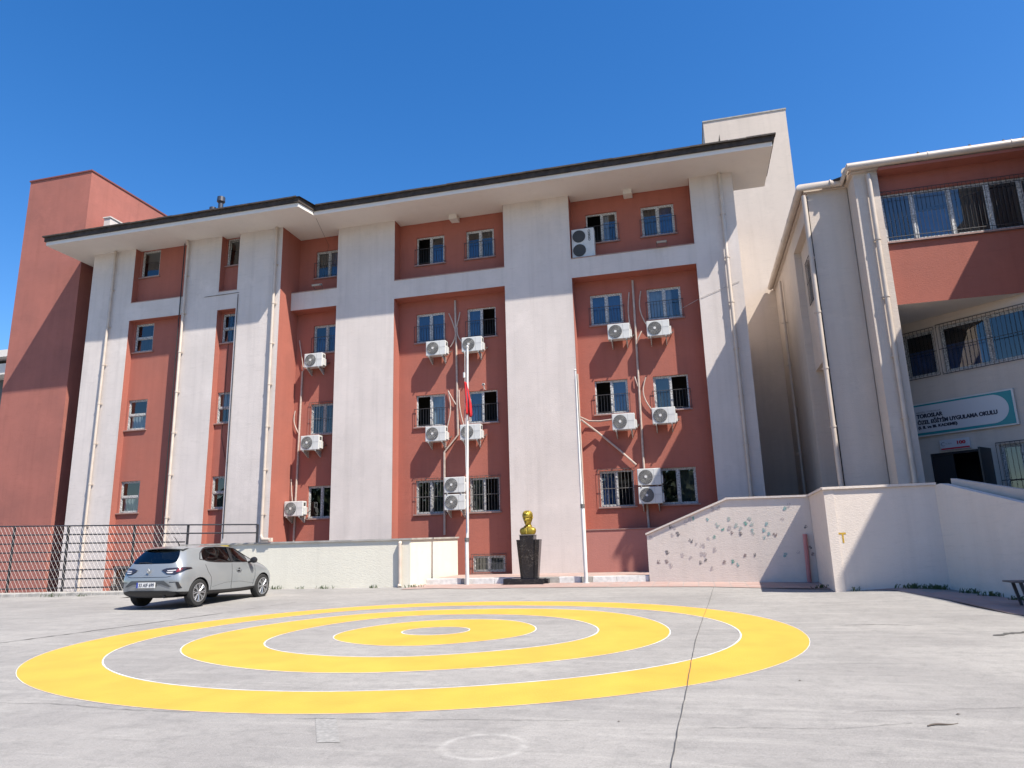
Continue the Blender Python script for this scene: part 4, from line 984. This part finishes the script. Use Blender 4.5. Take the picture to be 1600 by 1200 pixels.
def frust(mb, x0b, x1b, x0t, x1t, y0b, y1b, y0t, y1t, z0, z1, m=0):
    v = [(x0b, y0b, z0), (x1b, y0b, z0), (x1b, y1b, z0), (x0b, y1b, z0), (x0t, y0t, z1), (x1t, y0t, z1), (x1t, y1t, z1), (x0t, y1t, z1)]
    mb.add(v, [(3, 2, 1, 0), (4, 5, 6, 7), (0, 1, 5, 4), (1, 2, 6, 5), (2, 3, 7, 6), (3, 0, 4, 7)], m)
EDGE = mat('grey_marble_edge', (.25, .23, .22), .4)
c = MB(); c.box(-.74, .46, -.29, .36, -.03, .215); obj('base', c, MARB, PD, world=False, bevel=.008)
c = MB(); c.box(-.5, .56, .0, .45, -.03, .19); obj('rear_step', c, MARB, PD, world=False, bevel=.008)
c = MB(); frust(c, -.155, .155, -.215, .215, -.22, .10, -.27, .17, .217, 1.455); obj('column', c, MARB, PD, world=False, bevel=.006)
c = MB(); frust(c, -.245, -.16, -.335, -.22, -.13, .12, -.18, .19, .217, 1.33); obj('side_fin', c, MARB, PD, world=False, bevel=.006)
c = MB(); frust(c, .16, .27, .22, .37, -.13, .12, -.18, .19, .217, 1.33); obj('side_fin', c, MARB, PD, world=False, bevel=.006)
c = MB(); c.box(-.23, .23, -.285, .185, 1.457, 1.475); obj('top_slab', c, EDGE, PD, world=False)
def make_bust():
    mb = MB(); nu, nv = 72, 64
    G = lambda x, s: math.exp(-(x/s)**2)
    # head slices from chin to crown: height, half width, reach to the front, reach to the back
    SL = [(0, .030, .118, -.03), (.018, .058, .148, .0), (.05, .080, .158, .035), (.09, .096, .156, .085), (.14, .112, .152, .130), (.19, .126, .148, .158), (.24, .134, .156, .172), (.29, .137, .156, .176), (.33, .134, .146, .170), (.37, .120, .122, .150), (.40, .096, .092, .118), (.42, .062, .056, .076), (.431, .012, .012, .014)]
    def sl(z):
        for i in range(len(SL)-1):
            if SL[i][0] <= z <= SL[i+1][0]+1e-9:
                t = (z-SL[i][0])/(SL[i+1][0]-SL[i][0]); t2 = t
                return [SL[i][k]+(SL[i+1][k]-SL[i][k])*t2 for k in (1, 2, 3)]
        return SL[-1][1:]
    ZB = .272; v = []
    for j in range(nv+1):
        t = j/nv; z = .431*(t if t > .06 else t); z = min(.431, z)
        w, f, bk = sl(z)
        for i in range(nu):
            th = 2*math.pi*i/nu; dx, dy = math.sin(th), -math.cos(th)
            x = w*math.copysign(abs(dx)**.85, dx); y = f*dy if dy < 0 else bk*dy
            if dy < 0:
                y -= .016*G(z-.250, .014)*G(x, .085)                                    # brow
                for s in (-1, 1):
                    y += .030*G(z-.222, .018)*G(x-s*.050, .026); y -= .014*G(z-.218, .009)*G(x-s*.050, .017)
                    y -= .012*G(z-.165, .025)*G(x-s*.078, .026)
                    y += .010*G(z-.10, .03)*G(x-s*.075, .02)
                if .115 < z < .245:
                    k = (.245-z)/.10; k = max(0, min(1, k)); ed = min(1, (z-.115)/.018)
                    y -= (.012+.034*k)*ed*G(x, .013+.010*k)
                y -= .010*G(z-.090, .008)*G(x, .034)+.010*G(z-.072, .007)*G(x, .030); y += .012*G(z-.081, .0045)*G(x, .036)
                y += .010*G(z-.052, .010)*G(x, .035); y -= .014*G(z-.025, .018)*G(x, .036)
            hair = z > .345-.02*math.cos(th*3) if dy < -.55 else (z > .235 if dy < .15 else z > .085)
            if hair:
                st = .004*math.sin(th*20+z*60)+.003*math.sin(th*33-z*40)
                x += (.013+st)*dx; y += (.014+st)*dy; z_ = z+.010*max(0, (z-.3)/.13)
            else: z_ = z
            v.append((x, y, z_+ZB))
    mb.add(v, [(j*nu+i, j*nu+(i+1) % nu, (j+1)*nu+(i+1) % nu, (j+1)*nu+i) for j in range(nv) for i in range(nu)]+[tuple(range(nu))[::-1], tuple(nv*nu+i for i in range(nu))])
    # ears
    for s in (-1, 1):
        pts = [(s*.130, .01, .445), (s*.148, .005, .49), (s*.156, .03, .515), (s*.150, .045, .49), (s*.136, .02, .435), (s*.130, .005, .43)]
        mb.tube(pts, .010, 6); mb.lathe([(.02, -.008), (.022, 0), (.01, .008)], 8, (s*.138, .018, .47), 'x')
    # neck, shoulders and chest down to the cut
    nb = 40; prof = [(.39, .088, .090, .055), (.330, .086, .088, .045), (.285, .086, .088, .035), (.255, .092, .092, .03), (.235, .115, .10, .02), (.215, .165, .112, .012), (.195, .212, .122, .005), (.17, .242, .128, 0), (.12, .256, .132, -.005), (.07, .25, .136, -.01), (.02, .225, .13, -.01), (.0, .205, .12, -.01)]
    v = []
    for z, rx, ry, oy in prof:
        for i in range(nb):
            th = 2*math.pi*i/nb; dx, dy = math.sin(th), -math.cos(th); ex = .8 if z < .2 else 1
            x = rx*math.copysign(abs(dx)**ex, dx); y = ry*math.copysign(abs(dy)**ex, dy)+oy
            if dy < 0 and z < .22:
                y -= .012*G(x-.045-(.22-z)*.12, .012)+.012*G(x+.045+(.22-z)*.12, .012); y += .014*G(x, .022)*(z > .06)
            v.append((x, y, z))
    m = len(prof)
    mb.add(v, [(j*nb+i, j*nb+(i+1) % nb, (j+1)*nb+(i+1) % nb, (j+1)*nb+i) for j in range(m-1) for i in range(nb)]+[tuple((m-1)*nb+i for i in range(nb))])
    # collar
    pts = [(.104*math.sin(a), .03-.098*math.cos(a), .255-.03*math.cos(a)) for a in [2*math.pi*k/24 for k in range(25)]]; mb.tube(pts, .016, 6)
    mb.tube([(0, -.085, .225), (.0, -.112, .16), (.004, -.128, .10), (0, -.140, .02)], .017, 6, radii=[.016, .011, .018, .022])
    for s in (-1, 1): mb.tube([(s*.085, -.06, .255), (s*.075, -.105, .19), (s*.035, -.135, .07), (s*.02, -.14, .0)], .012, 5, radii=[.01, .02, .012, .006])
    o = obj('bust', mb, GOLD, None, world=False, smooth=True, loc=(-4.84, 21.02, 1.877), rotz=R(-8))
    tag(o, 'gold painted bust of a man in suit and tie on the black pedestal', 'bust'); return o
make_bust()
# ------------------------------------------------------------------ parked hatchback
PAINT = mat('silver_blue_paint', (.33, .35, .36), .30, metal=.4, coat=.8)
TRIM = mat('black_trim', (.018, .018, .02), .45)
TYRE = mat('tyre_rubber', (.022, .022, .022), .85)
RIM = mat('alloy_rim', (.55, .56, .58), .3, metal=.8)
LAMP = mat('tail_lamp', (.20, .015, .02), .12, coat=1)
LAMPD = mat('lamp_smoke', (.03, .025, .03), .1, coat=1)
LAMPC = mat('lamp_clear', (.60, .58, .58), .15, coat=1)
PLATE = mat('plate_white', (.75, .75, .73), .4)
CHROME = mat('chrome', (.65, .66, .68), .15, metal=1)
SEAT = mat('seat_fabric', (.03, .03, .034), .9)
CAR = thing('parked_car', 'silver blue five door hatchback parked facing away beside the cream wall', 'car', (-12.68, 16.70, .352), R(-1.25))
rows = [ # each row: 17 stations (x, y, z) from rear centre round the right side to the nose
 [(0,-1.90,.24),(.45,-1.90,.24),(.70,-1.86,.24),(.78,-1.74,.22),(.79,-1.58,.20),(.79,-1.27,.20),(.79,-.92,.19),(.79,-.5,.19),(.79,0,.19),(.79,.4,.19),(.79,.72,.19),(.79,.98,.19),(.79,1.31,.20),(.77,1.66,.20),(.66,1.84,.21),(.42,1.93,.21),(0,1.96,.21)],
 [(0,-1.99,.38),(.48,-1.985,.38),(.77,-1.93,.38),(.86,-1.80,.37),(.875,-1.62,.36),(.88,-1.27,.36),(.87,-.92,.34),(.865,-.5,.33),(.865,0,.33),(.865,.4,.33),(.865,.72,.33),(.865,.98,.34),(.875,1.31,.36),(.85,1.68,.37),(.73,1.88,.37),(.46,1.99,.37),(0,2.02,.37)],
 [(0,-2.03,.60),(.50,-2.02,.60),(.80,-1.96,.60),(.875,-1.82,.61),(.897,-1.62,.61),(.90,-1.27,.61),(.89,-.92,.60),(.88,-.5,.60),(.88,0,.60),(.88,.4,.60),(.883,.72,.60),(.89,.98,.60),(.897,1.31,.61),(.87,1.66,.60),(.76,1.88,.58),(.49,2.0,.57),(0,2.03,.57)],
 [(0,-1.985,.79),(.49,-1.975,.79),(.765,-1.92,.79),(.85,-1.78,.80),(.875,-1.60,.81),(.885,-1.27,.82),(.88,-.92,.81),(.875,-.5,.80),(.87,0,.79),(.87,.4,.785),(.873,.72,.78),(.88,.98,.78),(.88,1.31,.78),(.84,1.63,.76),(.72,1.82,.72),(.46,1.94,.70),(0,1.97,.70)],
 [(0,-1.91,1.02),(.46,-1.90,1.02),(.68,-1.845,1.025),(.76,-1.70,1.035),(.795,-1.52,1.055),(.81,-1.17,1.065),(.825,-.85,1.02),(.83,-.5,.995),(.83,0,.985),(.83,.4,.975),(.83,.72,.965),(.82,.98,.96),(.79,1.31,.925),(.74,1.55,.87),(.62,1.71,.80),(.40,1.83,.78),(0,1.87,.78)],
 [(0,-1.60,1.385),(.36,-1.59,1.38),(.52,-1.555,1.365),(.565,-1.46,1.365),(.585,-1.25,1.385),(.60,-.98,1.395),(.605,-.75,1.405),(.61,-.45,1.415),(.61,0,1.405),(.605,.28,1.375),(.655,.66,1.20),(.70,1.08,1.0),(.66,1.30,.985),(.60,1.48,.93),(.50,1.60,.87),(.34,1.70,.85),(0,1.74,.85)]]
V = []; idx = {}
def addv(k, co):
    if k not in idx: idx[k] = len(V); V.append(co)
    return idx[k]
NS = 17
for j, row in enumerate(rows):
    for s, (x, y, z) in enumerate(row):
        for sg in (1, -1):
            if x == 0: addv((j, s, 0), (0, y, z)); idx[(j, s, 1)] = idx[(j, s, -1)] = idx[(j, s, 0)]
            else: addv((j, s, sg), (sg*x, y, z))
F = []; FM = []
def face(ids, m): F.append(tuple(ids)); FM.append(m)
# 0 paint 1 trim 2 rear glass 3 side glass 4 windscreen
for j in range(5):
    for s in range(NS-1):
        m = 0
        if j == 0: m = 1
        if j == 4:
            if s in (0, 1): m = 2
            elif 5 <= s <= 9: m = 3
        for sg in (1, -1): face([idx[(j, s, sg)], idx[(j, s+1, sg)], idx[(j+1, s+1, sg)], idx[(j+1, s, sg)]], m)
# top strip
def toprow(s):
    xr, y, z = rows[5][s]
    fr_ = {'roof': [0, .62, .92]}['roof']; out = []
    crown = .045 if s <= 9 else .03; bow = .0 if s <= 8 else (.10 if s in (9, 10) else .12 if s == 11 else .08)
    k = []
    for f in (-.92, -.62, 0, .62, .92): k.append(addv(('t', s, f), (xr*f, y+bow*(1-f*f), z+crown*(1-f*f))))
    return [idx[(5, s, -1)]]+k+[idx[(5, s, 1)]]
R0_ = [idx[(5, 3, -1)], idx[(5, 2, -1)], idx[(5, 1, -1)], idx[(5, 0, 0)], idx[(5, 1, 1)], idx[(5, 2, 1)], idx[(5, 3, 1)]]
RZ_ = [idx[(5, 13, -1)], idx[(5, 14, -1)], idx[(5, 15, -1)], idx[(5, 16, 0)], idx[(5, 15, 1)], idx[(5, 14, 1)], idx[(5, 13, 1)]]
tops = [R0_]+[toprow(s) for s in range(4, 13)]+[RZ_]
for q, (a, b) in enumerate(zip(tops, tops[1:])):
    m = 4 if q in (6, 7) else 0
    for i in range(6): face([a[i], a[i+1], b[i+1], b[i]], m)
# underside
bot = [[idx[(0, s, -1)], idx[(0, s, 1)]] for s in range(3, 14)]
for a, b in zip(bot, bot[1:]): face([a[0], a[1], b[1], b[0]], 1)
face([idx[(0, 0, 0)], idx[(0, 1, 1)], idx[(0, 2, 1)], idx[(0, 3, 1)], idx[(0, 3, -1)], idx[(0, 2, -1)], idx[(0, 1, -1)]], 1)
face([idx[(0, 16, 0)], idx[(0, 15, 1)], idx[(0, 14, 1)], idx[(0, 13, 1)], idx[(0, 13, -1)], idx[(0, 14, -1)], idx[(0, 15, -1)]], 1)
cage = MB(); cage.v = V; cage.f = F; cage.m = FM
tmp = obj('cage', cage, [PAINT, TRIM, CARGLASS, CARGLASS, CARGLASS], None)
ss = tmp.modifiers.new('s', 'SUBSURF'); ss.levels = 3; ss.render_levels = 3
me = tmp.data
bm = bmesh.new(); bm.from_mesh(me); cl = bm.edges.layers.float.get('crease_edge') or bm.edges.layers.float.new('crease_edge')
for e in bm.edges:
    ms = {f.material_index for f in e.link_faces}
    ks = [v.index for v in e.verts]
    if len(ms) == 2 and (ms & {2, 3, 4}): e[cl] = .55
    if len(ms) == 2 and ms == {0, 1}: e[cl] = .6
bm.to_mesh(me); bm.free()
WR = .318
wheels = [(.80, -1.27), (-.80, -1.27), (.80, 1.31), (-.80, 1.31)]
cut = MB()
for s in (1, -1):
    for y in (-1.27, 1.31): cut.lathe([(.365, -.20), (.365, .35)], 36, (s*.80-(.075), y, .315) if s > 0 else (s*.80-.075, y, .315), 'x')
co = obj('cutter', cut, [TRIM], None); co.data.update()
bo = tmp.modifiers.new('b', 'BOOLEAN'); bo.operation = 'DIFFERENCE'; bo.object = co; bo.solver = 'EXACT'
try: bo.material_mode = 'TRANSFER'
except Exception: pass
dg = bpy.context.evaluated_depsgraph_get(); ev = bpy.data.meshes.new_from_object(tmp.evaluated_get(dg))
bmx = bmesh.new(); bmx.from_mesh(ev); BV = BVHTree.FromBMesh(bmx); bmx.free()
matnames = [m.name if m else '' for m in ev.materials]
def part_from(sel, name, m, off=0):
    mb = MB(); mp = {}
    for p in ev.polygons:
        if p.material_index in sel:
            ids = []
            for vi in p.vertices:
                if vi not in mp: mp[vi] = len(mb.v); v_ = ev.vertices[vi]; mb.v.append(tuple(v_.co))
                ids.append(mp[vi])
            mb.f.append(tuple(ids)); mb.m.append(0)
    o = obj(name, mb, m, CAR, world=False, smooth=True); return o
body = part_from({0}, 'body', PAINT)
part_from({1} | set(range(5, len(ev.materials))), 'lower_trim', TRIM)
rg = part_from({2}, 'rear_window', CARGLASS);  part_from({4}, 'windscreen', CARGLASS)

for sgn in (1, -1):
    mb = MB(); mp = {}
    for p in ev.polygons:
        if p.material_index == 3 and p.center.x*sgn > 0:
            ids = []
            for vi in p.vertices:
                if vi not in mp: mp[vi] = len(mb.v); mb.v.append(tuple(ev.vertices[vi].co))
                ids.append(mp[vi])
            mb.f.append(tuple(ids)); mb.m.append(0)
    obj('side_window', mb, CARGLASS, CAR, world=False, smooth=True)
bpy.data.objects.remove(tmp); bpy.data.objects.remove(co)
def decal(outline, axis, sign, off, name, m, par, sub=5):
    """outline in the projected plane, laid on the body surface; axis 'y': (x,z) seen from behind; 'x': (y,z) seen from the side"""
    b_ = bmesh.new(); vs = [b_.verts.new((p[0], p[1], 0)) for p in outline]; b_.faces.new(vs)
    bmesh.ops.triangulate(b_, faces=b_.faces)
    for _ in range(3): bmesh.ops.subdivide_edges(b_, edges=[e for e in b_.edges if e.calc_length() > .035], cuts=1, use_grid_fill=False); bmesh.ops.triangulate(b_, faces=b_.faces)
    mb = MB(); ok = {}
    for v in b_.verts:
        if axis == 'y': o_, d_ = Vector((v.co.x, -4*sign if sign > 0 else 4, v.co.y)), Vector((0, sign, 0))
        else: o_, d_ = Vector((3*sign, v.co.x, v.co.y)), Vector((-sign, 0, 0))
        h, n_, i_, ds = BV.ray_cast(o_, d_)
        if h is None: h = o_+d_*2.05; n_ = -d_
        if n_.dot(d_) > 0: n_ = -n_
        mb.v.append(tuple(h+n_*off-d_*off*.5))
    b_.verts.index_update()
    for f in b_.faces: mb.f.append(tuple(v.index for v in f.verts)); mb.m.append(0)
    b_.free(); return obj(name, mb, m, par, world=False, smooth=True)
def line_decal(pts, w, axis, sign, off, name, m, par):
    mb = MB(); fine = []
    for a, b in zip(pts, pts[1:]):
        for k in range(8): fine.append((a[0]+(b[0]-a[0])*k/8, a[1]+(b[1]-a[1])*k/8))
    fine.append(pts[-1]); P = []
    for p in fine:
        if axis == 'y': o_, d_ = Vector((p[0], -4, p[1])), Vector((0, 1, 0))
        else: o_, d_ = Vector((3*sign, p[0], p[1])), Vector((-sign, 0, 0))
        h, n_, i_, ds = BV.ray_cast(o_, d_)
        if h is not None: P.append(h-d_*off)
    if len(P) > 1: mb.tube(P, w, 5)
    return obj(name, mb, m, par, world=False)
# tail lamps
for s in (1, -1):
    ol = [(.34, .875), (.46, .915), (.80, .93), (.86, .915), (.80, .82), (.70, .775), (.50, .79)]
    l = decal([(s*x, z) for x, z in ol], 'y', 1, .012, 'tail_lamp', LAMPD, CAR)
    decal([(s*x, z) for x, z in [(.50, .865), (.70, .875), (.70, .855), (.52, .845)]], 'y', 1, .018, 'lamp_bar', LAMPC, l)
    decal([(s*x, z) for x, z in [(.48, .825), (.66, .83), (.64, .80), (.54, .80)]], 'y', 1, .018, 'lamp_bar', LAMPC, l)
    decal([(s*x, z) for x, z in [(.72, .90), (.79, .905), (.77, .83), (.71, .82)]], 'y', 1, .018, 'lamp_bar', LAMP, l)
    decal([(s*x, z) for x, z in [(.745, .60), (.80, .60), (.845, .46), (.79, .45)]], 'y', 1, .010, 'bumper_vent', TRIM, CAR)
    line_decal([(s*.60, .595), (s*.78, .60)], .006, 'y', 1, .002, 'bumper_crease', TRIM, CAR)
decal([(-.50, .615), (-.46, .635), (.46, .635), (.66, .49), (.60, .49), (.40, .555), (-.40, .555), (-.60, .49), (-.66, .49)], 'y', 1, .008, 'plate_recess', mat('dark_paint', (.07, .075, .08), .5), CAR)
decal([(-.80, .25), (.80, .25), (.74, .37), (.55, .405), (-.55, .405), (-.74, .37)], 'y', 1, .012, 'diffuser', TRIM, CAR)
line_decal([(-.62, .735), (-.5, .715), (.5, .715), (.62, .735)], .0055, 'y', 1, 0, 'tailgate_seam', TRIM, CAR)
c = MB(); c.box(-.26, .26, -2.055, -2.035, .475, .60); c.box(-.26, -.215, -2.058, -2.0551, .475, .60, 1); pl = obj('number_plate', c, [PLATE, mat('plate_blue', (.02, .05, .35), .5)], CAR, world=False)
t = fit(text_mesh('33 AIF 699', .1, .0012), -.195, .24, .497, .58, -2.057); obj('lettering', t, NAVY, pl, world=False)
c = MB()
for k, (r1_, r2_) in enumerate(((.052, .036),)):
    o1 = [(0, r1_*1.25), (r1_*.75, 0), (0, -r1_*1.25), (-r1_*.75, 0)]; o2 = [(0, r2_*1.1), (r2_*.55, 0), (0, -r2_*1.1), (-r2_*.55, 0)]
    v = [(x, -2.004+.03*0-((.86-.86-z)*-.14), .86+z) for x, z in o1+o2]; v = [(x, y-.012, z) for x, y, z in v]
    c.add(v+[(x, y+.03, z) for x, y, z in v], [(i, (i+1) % 4, (i+1) % 4+4, i+4) for i in range(4)]+[(i, (i+1) % 4, (i+1) % 4+8, i+8) for i in range(4)])
obj('emblem', c, CHROME, CAR, world=False)
t = fit(text_mesh('C L I O', .1, .002), -.10, .10, .752, .775, -2.012); obj('lettering', t, CHROME, CAR, world=False)
# rear window dark surround, spoiler lip, wiper
c = MB(); v = []
n = 14
for k in range(n+1):
    f = -1+2*k/n; x = .585*f; y0_ = -1.63+.13*abs(f)**3; z0_ = 1.405-.03*f*f
    v += [(x, y0_-.07, z0_-.018), (x, y0_+.14, z0_+.025), (x, y0_-.06, z0_-.034)]
fs = []
for k in range(n): a = 3*k; fs += [(a, a+3, a+4, a+1), (a+2, a+5, a+3, a), (a+1, a+4, a+5, a+2)]
c.add(v, fs); obj('spoiler', c, PAINT, CAR, world=False, smooth=True)
line_decal([(.0, 1.035), (-.20, 1.06), (-.40, 1.05)], .009, 'y', 1, .012, 'rear_wiper', TRIM, CAR)
c = MB(); c.tube([(0, -1.02, 1.45), (0, -1.06, 1.50), (-.0, -1.22, 1.66)], .012, 6, radii=[.02, .012, .006]); obj('aerial', c, TRIM, CAR, world=False)
for s in (1, -1):
    # door shuts, handles, sill strip, mirrors, pillar trims
    line_decal([(-.02, .97), (-.04, .7), (-.05, .40), (-.03, .32)], .005, 'x', s, 0, 'door_seam', TRIM, CAR)
    line_decal([(.95, .90), (.93, .6), (.86, .38), (.80, .32)], .005, 'x', s, 0, 'door_seam', TRIM, CAR)
    line_decal([(-1.05, .97), (-.98, .80), (-.86, .66), (-.84, .48), (-.86, .34)], .005, 'x', s, 0, 'door_seam', TRIM, CAR)
    line_decal([(-.86, .335), (0, .315), (.93, .335)], .012, 'x', s, .0, 'sill_strip', TRIM, CAR)
    line_decal([(-.80, .42), (-.3, .50), (.3, .50), (.9, .42)], .0035, 'x', s, -.001, 'side_crease', mat('dark_paint', (.07, .075, .08), .5), CAR)
    decal([(-.05, 1.02), (.06, 1.02), (.07, 1.37), (-.03, 1.38)], 'x', s, .006, 'pillar_trim', TRIM, CAR)
    line_decal([(-1.20, 1.10), (-.85, 1.045), (0, 1.005), (.62, .985), (1.0, .985)], .010, 'x', s, .0, 'window_trim', TRIM, CAR)
    line_decal([(-1.20, 1.10), (-1.10, 1.25), (-.95, 1.35), (-.5, 1.395), (0, 1.385), (.30, 1.345), (.66, 1.17), (1.05, 1.0)], .012, 'x', s, .0, 'window_trim', TRIM, CAR)
    c = MB(); c.tube([(s*.885, .14, .80), (s*.91, .19, .80), (s*.91, .29, .80), (s*.885, .34, .80)], .014, 6); obj('door_handle', c, PAINT, CAR, world=False, smooth=True)
    c = MB(); c.lathe([(.045, 0), (.05, .006)], 12, (s*.875, .24, .80), 'x'); obj('handle_recess', c, TRIM, CAR, world=False)
    c = MB(); c.tube([(s*.83, .70, .98), (s*.92, .68, .99)], .03, 8)
    c.lathe([(.02, -.06), (.075, -.03), (.085, .02), (.06, .07), (.02, .09)], 12, (s*.98, .70, 1.03), 'y'); c.v = [(s*.98+(x-s*.98)*1.25 if abs(x) > .90 else x, y, z) for x, y, z in c.v]; obj('mirror', c, TRIM, CAR, world=False, smooth=True)
# seats and cabin floor seen through the glass
c = MB()
for x in (-.36, .36):
    c.extr([(x-.22, .1, .55), (x-.22, -.15, 1.12), (x-.22, -.03, 1.14), (x-.22, .25, .6)], (.44, 0, 0)); c.box(x-.10, x+.10, -.18, -.10, 1.12, 1.28)
c.box(-.60, .60, -1.15, -1.0, .6, 1.10); c.box(-.7, .7, -1.2, .95, .52, .56); obj('seats', c, SEAT, CAR, world=False)
# wheels
def wheel(s, y):
    c = MB(); w_ = .10
    c.lathe([(.205, -w_+.01), (.235, -w_), (.30, -w_+.004), (.318, -w_+.03), (.318, w_-.03), (.30, w_-.004), (.235, w_), (.205, w_-.01)], 40, (0, 0, 0), 'x')
    wh = obj('wheel', MB().add([(s*x, yy, z) for x, yy, z in c.v], c.f), TYRE, CAR, world=False, smooth=True, loc=(s*.785, y, WR))
    c = MB(); c.lathe([(.214, .080), (.222, .102), (.206, .100), (.200, .06), (.19, .045), (.06, .035), (.01, .035)], 40, (0, 0, 0), 'x', 1)
    for k in range(8):
        a = 2*math.pi*k/8
        for da in (-.10, .10):
            c.tube([(.088, .045*math.cos(a), .045*math.sin(a)), (.098, .12*math.cos(a+da*.6), .12*math.sin(a+da*.6)), (.098, .208*math.cos(a+da*1.5), .208*math.sin(a+da*1.5))], .012, 5, 0, radii=[.016, .012, .013])
    c.lathe([(.214, .080), (.224, .104), (.205, .104), (.202, .07)], 40, (0, 0, 0), 'x', 0)
    c.lathe([(.05, .06), (.045, .102), (.0, .104)], 16, (0, 0, 0), 'x', 0)
    c.v = [(s*x, yy, z) for x, yy, z in c.v]
    obj('rim', c, [RIM, TRIM], wh, world=False, smooth=True)
for s, y in ((1, -1.27), (-1, -1.27), (1, 1.31), (-1, 1.31)): wheel(s, y)
c = MB(); c.tube([(-.785, -1.27, .3), (.785, -1.27, .3)], .05, 8); c.tube([(.45, -1.95, .26), (.45, -1.7, .26)], .03, 8); obj('rear_axle', c, TRIM, CAR, world=False)

# ------------------------------------------------------------------ bench, twig, litter, weeds
BN = thing('bench', 'end of a dark metal bench at the right edge of the yard', 'bench', (5.60, 14.35, .30))
c = MB()
for k in range(5): c.box(-.42, 1.1, -.20+k*.085, -.125+k*.085, .43, .455)
obj('seat', c, mat('bench_top', (.10, .09, .09), .5), BN, world=False, bevel=.005)
for x in (-.30, .95):
    for y in (-.17, .16):
        c = MB(); c.extr([(x, y, .43), (x+.05, y, .43), (x+.13 if x < 0 else x+.02, y, 0), (x+.09 if x < 0 else x-.02, y, 0)], (0, .04, 0)); obj('leg', c, IRON, BN, world=False)
c = MB(); pts = [(1.63+.25*t+.0, 6.5+.12*t+.012*math.sin(t*7), gz(1.7, 6.5)+.008+.004*math.sin(t*5)) for t in [k/8 for k in range(9)]]; c.tube(pts, .005, 6, radii=[.003+.004*math.sin(math.pi*min(1, k/8+.15)) for k in range(9)])
tag(obj('twig', c, mat('bark', (.10, .08, .065), .9)), 'short dry twig lying on the near concrete', 'twig')
for k, (x, y, sc) in enumerate(((1.95, 6.9, .02), (.9, 8.1, .016), (-.75, 6.35, .012))):
    c = MB(); c.add([(x, y, gz(x, y)+.004), (x+sc, y+sc*.6, gz(x, y)+.012), (x+sc*2, y+sc*.2, gz(x, y)+.005), (x+sc, y-sc*.7, gz(x, y)+.009)], [(0, 1, 2), (0, 2, 3)])
    tag(obj('dry_leaf', c, mat('bark', (.1, .08, .065))), ['dry dark leaf to the right above the twig', 'tiny dry leaf right of the yellow rings', 'tiny dry leaf close to the long expansion joint'][k], 'leaf')
crack([(3.8, 11.2), (4.1, 11.45), (4.5, 11.6)], .09, .03)
def weeds(spots):
    mb = MB()
    for (x, y, s, n) in spots:
        for k in range(n):
            a = random.uniform(0, 6.28); r_ = random.uniform(0, s); px, py = x+r_*math.cos(a)*1.8, y+r_*math.sin(a)*.4; h = random.uniform(.03, .13)*(.6+s*2); z = gz(px, py)
            lx, ly = random.uniform(-.05, .05), random.uniform(-.04, .03); w_ = random.uniform(.004, .011)
            mb.add([(px-w_, py, z), (px+w_, py, z), (px+lx*.6+w_, py+ly*.6, z+h*.6), (px+lx*.6-w_, py+ly*.6, z+h*.6), (px+lx*1.4, py+ly*1.4, z+h)], [(0, 1, 2, 3), (3, 2, 4)])
            if random.random() < .6:
                q = random.uniform(.012, .03); b = (px+lx, py+ly, z+h*.7); mb.add([b, (b[0]+q, b[1]-q*.3, b[2]+q*.4), (b[0]+q*.4, b[1]+q*.2, b[2]+q)], [(0, 1, 2)])
    o = obj('weeds', mb, mat('weed_green', (.075, .11, .035), .8, noise=(8, .4))); tag(o, 'patchy green weeds sprouting along the foot of the walls', 'weeds', kind='stuff')
weeds([(-12.95, 20.4, .22, 34), (-12.0, 20.38, .1, 12), (-11.2, 20.38, .2, 26), (-9.6, 20.4, .15, 16), (-8.25, 20.35, .2, 26), (2.75, 18.2, .15, 26), (3.1, 20.9, .12, 20),
       (4.35, 16.9, .2, 60), (4.8, 16.88, .15, 70), (5.25, 16.35, .14, 40), (5.45, 15.9, .16, 50), (5.7, 15.4, .12, 40), (5.85, 15.2, .1, 30), (3.2, 16.9, .1, 12), (-19.7, 18.62, .25, 26), (-18.6, 18.72, .15, 14), (.8, 21.15, .1, 8)])
